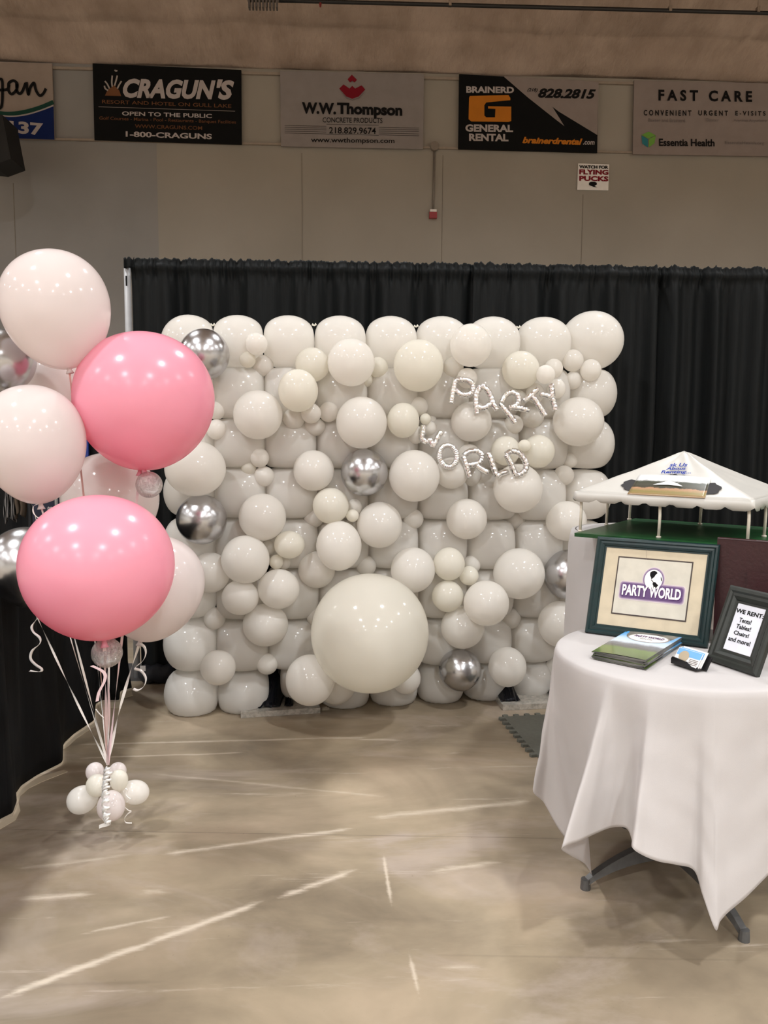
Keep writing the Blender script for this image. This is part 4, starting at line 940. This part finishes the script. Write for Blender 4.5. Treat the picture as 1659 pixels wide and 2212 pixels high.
# front roof panel quad for the writing and the picture card
front = Quad(Vector((*eave(0).xy, ZE)), Vector((*eave(1).xy, ZE)), apex, apex)
def rp(px, py, off):
    """point on the front roof panel seen at that pixel"""
    A, Bv, Cv = front.q[0], front.q[1], apex; nn = (Bv-A).cross(Cv-A).normalized()
    if nn.dot(CAM-A) < 0: nn = -nn
    d = ray(px, py); A2 = A+nn*off; tt = (A2-CAM).dot(nn)/d.dot(nn); return CAM+d*tt
def rquad(x0, y0, x1, y1, off, sl=0.0, lean=0.0):
    return Quad(rp(x0, y1, off), rp(x1, y1+sl*(x1-x0), off), rp(x1+lean, y0+sl*(x1-x0), off), rp(x0+lean, y0, off))
g = G()
for s, x0, y0, x1, y1 in (('sk Us', 1446, 1000, 1484, 1008), ('About', 1438, 1008.8, 1481, 1015.2), ('Renting...', 1427, 1016, 1492, 1024.5)):
    rquad(x0, y0, x1, y1, .008, .0, 2).text(g, s, 0.0, .025, .15)
col('ink_royal', (38, 58, 140)); g.make('roof_lettering', 'ink_royal', tm)
M['velcro'] = plain('black_velcro', (40, 38, 40), .8)
def blob(cx, cy, rx, ry, n=18, sd=0):
    return [rp(cx+rx*math.cos(2*PI*i/n)*(1+.12*math.sin(3*i+sd)), cy+ry*math.sin(2*PI*i/n)*(1+.1*math.cos(2*i+sd)), .0018) for i in range(n)]
for b in (blob(1369, 1048, 26, 12), blob(1530, 1055, 27, 13, sd=1), blob(1455, 1031, 13, 7, sd=2)):
    g = G(); g.add(b, [tuple(range(len(b)))]); g.make('dark_patch', M['velcro'], tm)
q = Quad(rp(1355, 1067, .002), rp(1523, 1076, .002), rp(1536, 1032, .004), rp(1381, 1025, .004))
pc = thing('picture_card', 'curled landscape photograph with a white tent, lying on the tent roof', 'photograph', q.P(.5, 0))
t_ = NT('landscape_print'); uv = t_.coord('UV'); sp = t_.add('ShaderNodeSeparateXYZ'); t_.link(uv, sp.inputs[0]); nz = t_.noise(9, 6, uv, .8)
hh_ = t_.math('ADD', sp.outputs[1], t_.math('MULTIPLY', t_.math('SUBTRACT', nz, .5), .25))
c = t_.ramp(hh_, [(.0, srgb(150, 118, 84)), (.18, srgb(128, 118, 70)), (.34, srgb(170, 130, 100)), (.38, srgb(58, 56, 44)), (.5, srgb(70, 68, 58)), (.66, srgb(58, 62, 50)), (.72, srgb(200, 200, 200)), (1, srgb(225, 224, 222))])
t_.set('Base Color', c); t_.set('Roughness', .3); M['landscape'] = t_.m
def uvgrid(name, fn, nu, nv, mat, parent, smooth=True):
    g = G(); g.grid(fn, nu, nv); o = g.make(name, mat, parent, smooth); uvl = o.data.uv_layers.new(name='UVMap')
    w = nu+1
    for p in o.data.polygons:
        for li in p.loop_indices:
            vi = o.data.loops[li].vertex_index; uvl.data[li].uv = ((vi % w)/nu, (vi//w)/nv)
    return o
o = uvgrid('print', lambda u, v: q.P(u, v, .004*math.sin(PI*u)*v), 24, 10, 'landscape', pc); o.modifiers.new('thickness', 'SOLIDIFY').thickness = .001
g = G(); qq = q.sub(.28, .42, .68, .70, .0055); g.add([qq.P(0, .15), qq.P(.2, .5), qq.P(.5, 1), qq.P(.8, .55), qq.P(1, .1), qq.P(.5, .25)], [(0, 1, 2, 3, 4, 5)]); g.make('printed_tent', 'paper_white', pc)

# ------------------------------------------------------------------ front round table
TC = Vector((1.10, 2.52, 0)); RT_ = .405; ZT = .757
t = thing('pedestal_table', 'round pedestal table with grey four-legged base under the white cloth', 'table', TC)
g = G(); g.lathe([(RT_-.02, ZT-.03), (RT_-.01, ZT-.02), (RT_-.01, ZT-.008), (RT_-.018, ZT-.004)], TC, 48); g.make('tabletop', bpy.data.materials['dark_laminate'], t)
M['iron'] = plain('grey_cast_iron', (96, 96, 96), .42, .5, .1, 40, .15)
g = G(); g.tube([TC+Vector((0, 0, .09)), TC+Vector((0, 0, ZT-.03))], .033, 18); g.make('column', 'iron', t, True)
g = G(); g.lathe([(.045, .05), (.055, .06), (.055, .13), (.04, .15)], TC, 24); g.make('hub', 'iron', t, True)
for fx, fy in ((.785, 2.43), (1.163, 2.155), (1.055, 2.82), (1.42, 2.60)):
    f = Vector((fx, fy, 0)); f = TC+(f-TC)*1.02; d = (f-TC); L = d.length; d /= L; s = Vector((-d.y, d.x, 0)); g = G(); V = []
    for k in range(11):
        u = k/10; r = .03+u*(L-.03); zt = .125*(1-u)**.8*.75+.032+.012*math.sin(PI*u); wd = .021-.006*u; th = .05*(1-u)+.014
        zb = max(.012, zt-th); p = TC+d*r
        V += [p-s*wd+EZ*zb, p+s*wd+EZ*zb, p+s*wd*.7+EZ*zt, p-s*wd*.7+EZ*zt]
    g.add(V, [(4*k+a, 4*k+(a+1) % 4, 4*k+4+(a+1) % 4, 4*k+4+a) for k in range(10) for a in range(4)]+[(3, 2, 1, 0), (40, 41, 42, 43)])
    lg = g.make('leg', 'iron', t)
    g = G(); g.tube([f+EZ*.0, f+EZ*.034], [.017, .015], 12); g.make('foot_cap', 'iron', lg)
# cloth
HEM = [ (1545,2008,2.02),(1518,1935,2.05),(1499,1880,2.09),(1462,1868,2.085),(1425,1862,2.075),(1392,1850,2.07),(1366,1832,2.07),(1364,1812,2.13),(1352,1788,2.20),(1320,1788,2.225),(1285,1802,2.21),(1250,1818,2.17),(1212,1832,2.15),
        (1228,1846,2.24),(1262,1865,2.33),(1277,1888,2.40),(1262,1860,2.50),(1235,1830,2.56),(1205,1790,2.60),(1175,1735,2.62),(1153,1698,2.62)]
hem3 = [ony(*h) for h in HEM]
back = [Vector((.80, 2.86, .30)), Vector((.90, 2.86, .28)), Vector((.96, 2.94, .30)), Vector((1.05, 2.90, .33)), Vector((1.12, 2.97, .22)), Vector((1.17, 3.00, .06)), Vector((1.24, 2.93, .25)), Vector((1.36, 2.90, .32)), Vector((1.42, 2.80, .30)), Vector((1.52, 2.80, .28)), Vector((1.55, 2.64, .22)), Vector((1.62, 2.55, .05)), Vector((1.56, 2.48, .24)), Vector((1.57, 2.36, .30)), Vector((1.48, 2.30, .32)), Vector((1.46, 2.18, .29))]
right = [ony(1720, 1800, 2.2), ony(1690, 1850, 2.16), ony(1659, 1891, 2.10), ony(1610, 1940, 2.07), ony(1574, 1970, 2.05), ony(1556, 1990, 2.03)]
ctl = hem3+back+right
ctl = [Vector((p.x, p.y, max(p.z, .012))) for p in ctl]
NS = 8; ring = catmull(ctl, NS, True); NR = len(ring)
ring = [Vector((p.x, p.y, max(p.z, .01))) for p in ring]
# edge azimuth: smoothed azimuth of the hem, kept monotonic
az = []
for p in ring: az.append(math.atan2(p.y-TC.y, p.x-TC.x))
un = [az[0]]
for a in az[1:]:
    d = (a-un[-1]+PI) % (2*PI)-PI; un.append(un[-1]+d)
tot = -2*PI if un[-1] < un[0] else 2*PI
for _ in range(60):
    ext = [un[-1]-tot]+un+[un[0]+tot]
    un = [(ext[i]+ext[i+1]*2+ext[i+2])/4 for i in range(NR)]
g = G(); rowsv = 46; V = []
TOPR = 12
for j in range(TOPR):
    r = (RT_-.012)*(j+.001)/(TOPR-1)
    for a in un: V.append(TC+Vector((r*math.cos(a), r*math.sin(a), ZT+.0015)))
for j in range(1, rowsv+1):
    v = j/rowsv
    for i, a in enumerate(un):
        e = TC+Vector(((RT_+.002)*math.cos(a), (RT_+.002)*math.sin(a), ZT-.014)); h = ring[i]
        k = v**1.22; p = e.lerp(h, v); xy = e.lerp(h, k)
        p.x, p.y = xy.x, xy.y
        dirr = Vector((math.cos(a), math.sin(a), 0))
        if v < .06:
            q_ = v/.06; p = e.lerp(h, v); base = TC+dirr*(RT_-.012+.014*math.sin(q_*PI/2)); p.x, p.y = base.x, base.y; p.z = ZT+.0015-(.0155*(1-math.cos(q_*PI/2)))-(ZT*.03)*q_*q_
        p += dirr*(.004*noise.noise(Vector((a*5, v*6, 1))))*min(1, v*4)
        V.append(p)
NRT = TOPR+rowsv
g.add(V, [(j*NR+i, j*NR+(i+1) % NR, (j+1)*NR+(i+1) % NR, (j+1)*NR+i) for j in range(NRT-1) for i in range(NR)])
o = g.make('tablecloth', 'linen', None, True, loc=TC); tag(o, 'white square tablecloth hanging in folds over the front round table', 'tablecloth')
o.modifiers.new('thickness', 'SOLIDIFY').thickness = .0015
ZS = ZT+.003

# ------------------------------------------------------------------ framed logo
FQ = Quad((.859, 2.781, ZS+.002), (1.209, 2.559, ZS+.002), (1.262, 2.612, ZS+.344), (.912, 2.834, ZS+.344))
def frame(t, Q, w, depth, mat, uw, vw, parts='frame'):
    """moulded picture frame: four mitred rails with a stepped profile; uw, vw = rail width in u and v"""
    prof = [(0, -depth), (0, 0), (.12, .006), (.3, .007), (.42, .002), (.6, .003), (.8, -.002), (.86, -.006), (1.0, -.006), (1.0, -depth)]
    g = G(); V = []
    for f, o_ in prof:
        a, b = uw*f, vw*f
        V += [Q.P(a, b, o_), Q.P(1-a, b, o_), Q.P(1-a, 1-b, o_), Q.P(a, 1-b, o_)]
    n = len(prof); g.add(V, [(4*i+k, 4*i+(k+1) % 4, 4*((i+1) % n)+(k+1) % 4, 4*((i+1) % n)+k) for i in range(n) for k in range(4)])
    return g.make(parts, mat, t)
t = thing('framed_picture', 'dark green frame with cream mat around the logo print', 'picture frame', FQ.P(.5, 0))
M['green_frame'] = plain('dark_green_wood', (14, 40, 42), .33, 0, .12, 30, .05)
frame(t, FQ, 0, .02, 'green_frame', .088, .104)
iq = FQ.sub(.086, .102, .914, .898, -.008); M['mat_board'] = plain('cream_mat', (200, 187, 162), .6); M['print_paper'] = plain('pale_print', (200, 195, 182), .5)
g = G(); iq.plate(g, 0, .006); g.make('mat_board', 'mat_board', t)
bq = iq.sub(.135, .15, .875, .895); g = G(); bq.plate(g, .0012, .001); g.make('inner_border', plain('dark_border', (66, 54, 50), .5), t)
pq = bq.sub(.017, .024, .983, .976); g = G(); pq.plate(g, .0022, .001); pr = g.make('print', 'print_paper', t)
g = G()
def halo(pts, off): pq.poly(g, pts, off)
GXc, GYc = .515, .655
def circ(cx, cy, r, n=40, asp=1.42): return [(cx+r*math.cos(2*PI*i/n), cy+r*asp*math.sin(2*PI*i/n)) for i in range(n)]
def rrect(x0, y0, x1, y1, r=.03):
    out = []
    for cx, cy, a0 in ((x1-r, y1-r*1.4, 0), (x0+r, y1-r*1.4, 90), (x0+r, y0+r*1.4, 180), (x1-r, y0+r*1.4, 270)):
        for k in range(6): a = math.radians(a0+18*k); out.append((cx+r*math.cos(a), cy+r*1.4*math.sin(a)))
    return out
cols = [(206, 196, 196), (170, 152, 172), (128, 104, 142), (92, 64, 112)]
for k, cc in enumerate(cols):
    e = .030*(1-k/3.0)+.004; M['halo%d' % k] = plain('purple_halo_%s' % ['faint', 'light', 'mid', 'deep'][k], cc, .5)
    g = G(); pq.poly(g, circ(GXc, GYc, .125+e), .0027+.0003*k); pq.poly(g, rrect(.085-e, .30-e*1.4, .93+e, .545+e*1.4, .04), .00282+.0003*k); g.make('purple_halo', 'halo%d' % k, pr)
g = G(); pq.poly(g, circ(GXc, GYc, .125), .0041); g.make('globe', 'paper_white', pr)
g = G()
NA = [(-.055, .085), (-.03, .105), (.0, .112), (.03, .10), (.045, .085), (.03, .07), (.02, .06), (.005, .03), (-.01, .02), (-.03, -.0), (-.035, .02), (-.055, .05)]
SA = [(.0, -.03), (.03, -.03), (.06, -.055), (.075, -.062), (.06, -.085), (.045, -.11), (.03, -.122), (.015, -.115), (.01, -.08), (-.005, -.055)]
AF = [(.095, .05), (.112, .02), (.12, -.01), (.108, -.01), (.098, .02)]
CA = [(-.03, .0), (-.02, -.005), (.005, -.03), (-.002, -.034), (-.028, -.012)]
for P in (NA, SA, AF, CA): pq.poly(g, [(GXc+x, GYc+y*1.42) for x, y in P], .0045)
g.make('continents', 'ink_black', pr, tri=True)
g = G(); tq = pq.sub(.10, .335, .458, .53); tq.text(g, 'PARTY', .0053, .03); tq = pq.sub(.478, .335, .91, .53); tq.text(g, 'WORLD', .0053, .03); g.make('logo_lettering', 'paper_white', pr)
g = G(); tq = pq.sub(.108, .322, .466, .517); tq.text(g, 'PARTY', .0049, .03); tq = pq.sub(.486, .322, .918, .517); tq.text(g, 'WORLD', .0049, .03); g.make('lettering_shadow', 'ink_purple', pr)
g = G(); g.strip([FQ.P(.42, .91, -.004), FQ.P(.43, .86, -.004), FQ.P(.435, .8, -.004)], FQ.q[1]-FQ.q[0], .0008); g.make('crack', 'ink_grey', t)
# easel back
g = G(); m0 = FQ.P(.5, .7, -.02); ft = FQ.P(.5, 0, -.02)-FQ.n.cross(Vector((0, 0, 1))).cross(Vector((0, 0, 1)))*0
bk = Vector((-FQ.n.x, -FQ.n.y, 0)).normalized(); g.add([m0-FW*0, m0+(FQ.q[1]-FQ.q[0]).normalized()*.03, FQ.P(.55, 0, -.02)+bk*.12, FQ.P(.5, 0, -.02)+bk*.12], [(0, 1, 2, 3)]); g.make('easel_leg', 'ink_black', t)

# small dark frame
SQ = Quad((1.140, 2.425, ZS+.003), (1.210, 2.242, ZS+.003), (1.298, 2.276, ZS+.236), (1.228, 2.459, ZS+.236))
t = thing('framed_notice', 'small near-black wooden frame with printed list leaning at the right', 'picture frame', SQ.P(.5, 0))
M['dark_frame'] = plain('charcoal_wood', (34, 38, 34), .45, 0, .15, 40, .08)
frame(t, SQ, 0, .016, 'dark_frame', .235, .2)
sq = SQ.sub(.23, .195, .77, .805, -.007); g = G(); sq.plate(g, 0, .005); sh_ = g.make('sheet', plain('white_sheet', (226, 228, 238), .4), t)
g = G()
for s, u0, v0, u1, v1 in (('WE RENT:', .02, .795, .99, .885), ('Tents!', .23, .62, .66, .715), ('Tables!', .2, .485, .72, .575), ('Chairs!', .19, .35, .73, .435), ('and more!', .08, .20, .86, .295)):
    sq.sub(u0, v0, u1, v1).text(g, s, .001, .025 if 'WE' in s else .018)
g.make('lettering', 'ink_black', sh_)

# binder
t = thing('ring_binder', 'large maroon leather binder standing behind the small frame', 'binder', (1.36, 2.55, ZS))
M['maroon'] = plain('maroon_leather', (50, 18, 22), .45, 0, .1, 80, .25)
ba = dep(1550, 1163, 2.70); ba.z = ZS; bd = e1.copy(); bn = Vector((-bd.y, bd.x, 0)); hb = dep(1550, 1163, 2.70).z-ZS
ba = ba-bd*.0
g = G(); g.box(ba+bn*.0, bd*.31, bn*.004, EZ*hb); g.make('front_cover', 'maroon', t)
g = G(); g.box(ba+bn*.020+EZ*.0, bd*.31, bn*.004, EZ*(hb+.003)); g.make('back_cover', 'maroon', t)
g = G(); g.tube([ba+bn*.003+EZ*hb, ba+bn*.003+bd*.31+EZ*hb], .004, 8); g.box(ba+bn*(-.001)+EZ*0, bd*.005, bn*.026, EZ*hb); g.make('spine', 'maroon', t)
g = G(); g.box(ba+bn*.006+bd*.02+EZ*.01, bd*.28, bn*.012, EZ*(hb-.02)); g.make('pages', 'paper_white', t)
g = G(); g.box(ba-bn*.006+bd*.10, bd*.21, bn*.005, EZ*.262); g.make('pocket', 'maroon', t)

# brochures
BB = [Vector((.788, 2.446, 0)), Vector((.910, 2.326, 0)), Vector((1.134, 2.626-.03, 0)), Vector((.989+.01, 2.731-.01, 0))]
t_ = NT('brochure_cover'); uv = t_.coord('UV'); sp = t_.add('ShaderNodeSeparateXYZ'); t_.link(uv, sp.inputs[0]); nz = t_.noise(5, 5, uv, .7)
hh_ = t_.math('ADD', sp.outputs[1], t_.math('MULTIPLY', t_.math('SUBTRACT', nz, .5), .12))
t_.set('Base Color', t_.ramp(hh_, [(.0, srgb(84, 100, 52)), (.26, srgb(96, 118, 60)), (.33, srgb(84, 84, 86)), (.45, srgb(112, 116, 124)), (.52, srgb(196, 208, 222)), (.64, srgb(190, 214, 238)), (.78, srgb(88, 168, 226)), (1.0, srgb(70, 150, 216))]))
t_.set('Roughness', .18); M['cover'] = t_.m
t_ = NT('brochure_edge'); w_ = t_.noise(160, 2, t_.stretch((.05, .05, 3))); t_.set('Base Color', t_.ramp(w_, [(.4, srgb(70, 70, 70)), (.6, srgb(120, 118, 112))])); t_.set('Roughness', .4); M['bro_edge'] = t_.m
NBR = 9
for k in range(NBR):
    top = k == NBR-1; dx = random.uniform(-.006, .006); dy = random.uniform(-.006, .006); ro_ = random.uniform(-.03, .03); cc = sum(BB, Vector())/4
    th = .0024; z0 = ZS+.001+k*.0028
    q = [cc+Matrix.Rotation(ro_, 3, 'Z') @ (p-cc)+Vector((dx, dy, 0)) for p in BB]
    if top: q = [p+Vector((.004, .002, 0)) for p in q]
    Q = Quad(*[Vector((p.x, p.y, z0)) for p in q])
    lb = 'topmost brochure with green field and blue sky cover on the stack' if top else 'folded brochure edge in the stack, %s from the bottom' % ORD[k]
    t = thing('brochure', lb, 'brochure', Q.P(.5, .5), 'brochure stack on the front table')
    def fb(u, v): p = Q.P(u, v); return p+EZ*(.004*(k/NBR)*math.sin(PI*u)*(1-v)+.006*(k/NBR)*(u*u))
    def fill(name, o1, mat):
        return uvgrid(name, lambda u, v: fb(u, v)+EZ*o1, 12, 8, mat, t)
    o = fill('cover', .0022, 'cover'); g = G(); 
    g.add([Q.P(0, 0)+EZ*0, Q.P(1, 0), Q.P(1, 1), Q.P(0, 1)]+[fb(0, 0)+EZ*.002, fb(1, 0)+EZ*.002, fb(1, 1)+EZ*.002, fb(0, 1)+EZ*.002], [(3, 2, 1, 0), (4, 5, 6, 7), (0, 1, 5, 4), (1, 2, 6, 5), (2, 3, 7, 6), (3, 0, 4, 7)]); g.make('pages', 'bro_edge', t)
    if top:
        def cp(u, v, off): return fb(u, v)+EZ*(.0022+off)
        for nm, r, mt_, of in (('oval_rim', 1.08, 'ink_dim', .0006), ('oval', 1.0, 'paper_white', .0010)):
            g = G(); P = [cp(.52+.36*r*math.cos(a), .76+.155*r*math.sin(a), of) for a in [2*PI*i/36 for i in range(36)]]; P.append(cp(.52, .76, of)); g.add(P, [(i, (i+1) % 36, 36) for i in range(36)]); g.make(nm, mt_, o)
        g = G(); vs, fs = text_geo('PARTY WORLD', .02, 0); g.add([cp(.24+.56*a, .755+.075*b, .0022) for a, b in vs], fs); g.make('title_lettering', 'ink_purple', o)
        g = G(); vs, fs = text_geo('RENTAL', .0, 0); g.add([cp(.4+.24*a, .685+.04*b, .0022) for a, b in vs], fs); g.make('subtitle_lettering', 'ink_grey', o)
# card holder with cards
t = thing('card_holder', 'black plastic holder with business cards beside the brochures', 'card holder', (1.05, 2.40, ZS))
h0, h1 = onz(1449, 1432, ZS+.004), onz(1505, 1450, ZS+.004); hd = (h1-h0).normalized(); hn = Vector((-hd.y, hd.x, 0)); 
if hn.dot(Vector((1, 1, 0))) < 0: hn = -hn
Lh = (h1-h0).length; M['black_plastic'] = plain('black_plastic', (20, 18, 20), .3)
g = G(); g.box(h0, hd*Lh, hn*.05, EZ*.004); g.make('base', 'black_plastic', t)
g = G(); P = [h0+EZ*.004, h0+EZ*.016, h0+EZ*.022+hd*.005, h0+hd*Lh*.6+EZ*.018, h0+hd*Lh*.75+EZ*.008, h0+hd*Lh*.95+EZ*.006, h0+hd*Lh+EZ*.012, h0+hd*Lh+EZ*.002]
n = len(P); g.add(P+[p+hn*.004 for p in P], [tuple(range(n)), tuple(range(2*n-1, n-1, -1))]+[(i, (i+1) % n, (i+1) % n+n, i+n) for i in range(n)]); g.make('front_lip', 'black_plastic', t, tri=True)
g = G(); g.box(h0+hn*.03+hd*(Lh*.8), hd*.03, (hn*.6-EZ*.9).normalized()*.004, (EZ*.8+hn*.5).normalized()*.045); g.make('back_rest', 'black_plastic', t)
for k in range(3):
    c0 = h0+hn*(.007+.006*k)+EZ*.005+hd*.003*k; upv = (EZ*.8+hn*.55).normalized()*(.05+.002*k); cq = Quad(c0, c0+hd*(Lh*.93), c0+hd*(Lh*.93)+upv, c0+upv)
    tc = thing('business_card', ['front business card with blue sky picture in the black holder', 'middle business card in the black holder', 'rear white business card sticking up in the black holder'][k], 'business card', c0, 'business cards in the holder')
    g = G(); cq.plate(g, 0, .0012); cd = g.make('card', 'paper_white', tc)
    if k < 2:
        g = G(); cq.sub(.02, .55, .98, .98).plate(g, .0006, .0004); g.make('sky_picture', plain('card_sky', (110, 168, 220), .3), cd)
        g = G(); P = [cq.P(.34+.2*math.cos(a), .52+.36*math.sin(a), .0012) for a in [2*PI*i/20 for i in range(20)]]; g.add(P, [tuple(range(20))]); g.make('seal', 'bright_floor_and_seal', cd)
        g = G(); 
        for r in range(4): cq.sub(.6, .12+.1*r, .95, .16+.1*r).plate(g, .001, .0004)
        g.make('small_print', 'ink_grey', cd)
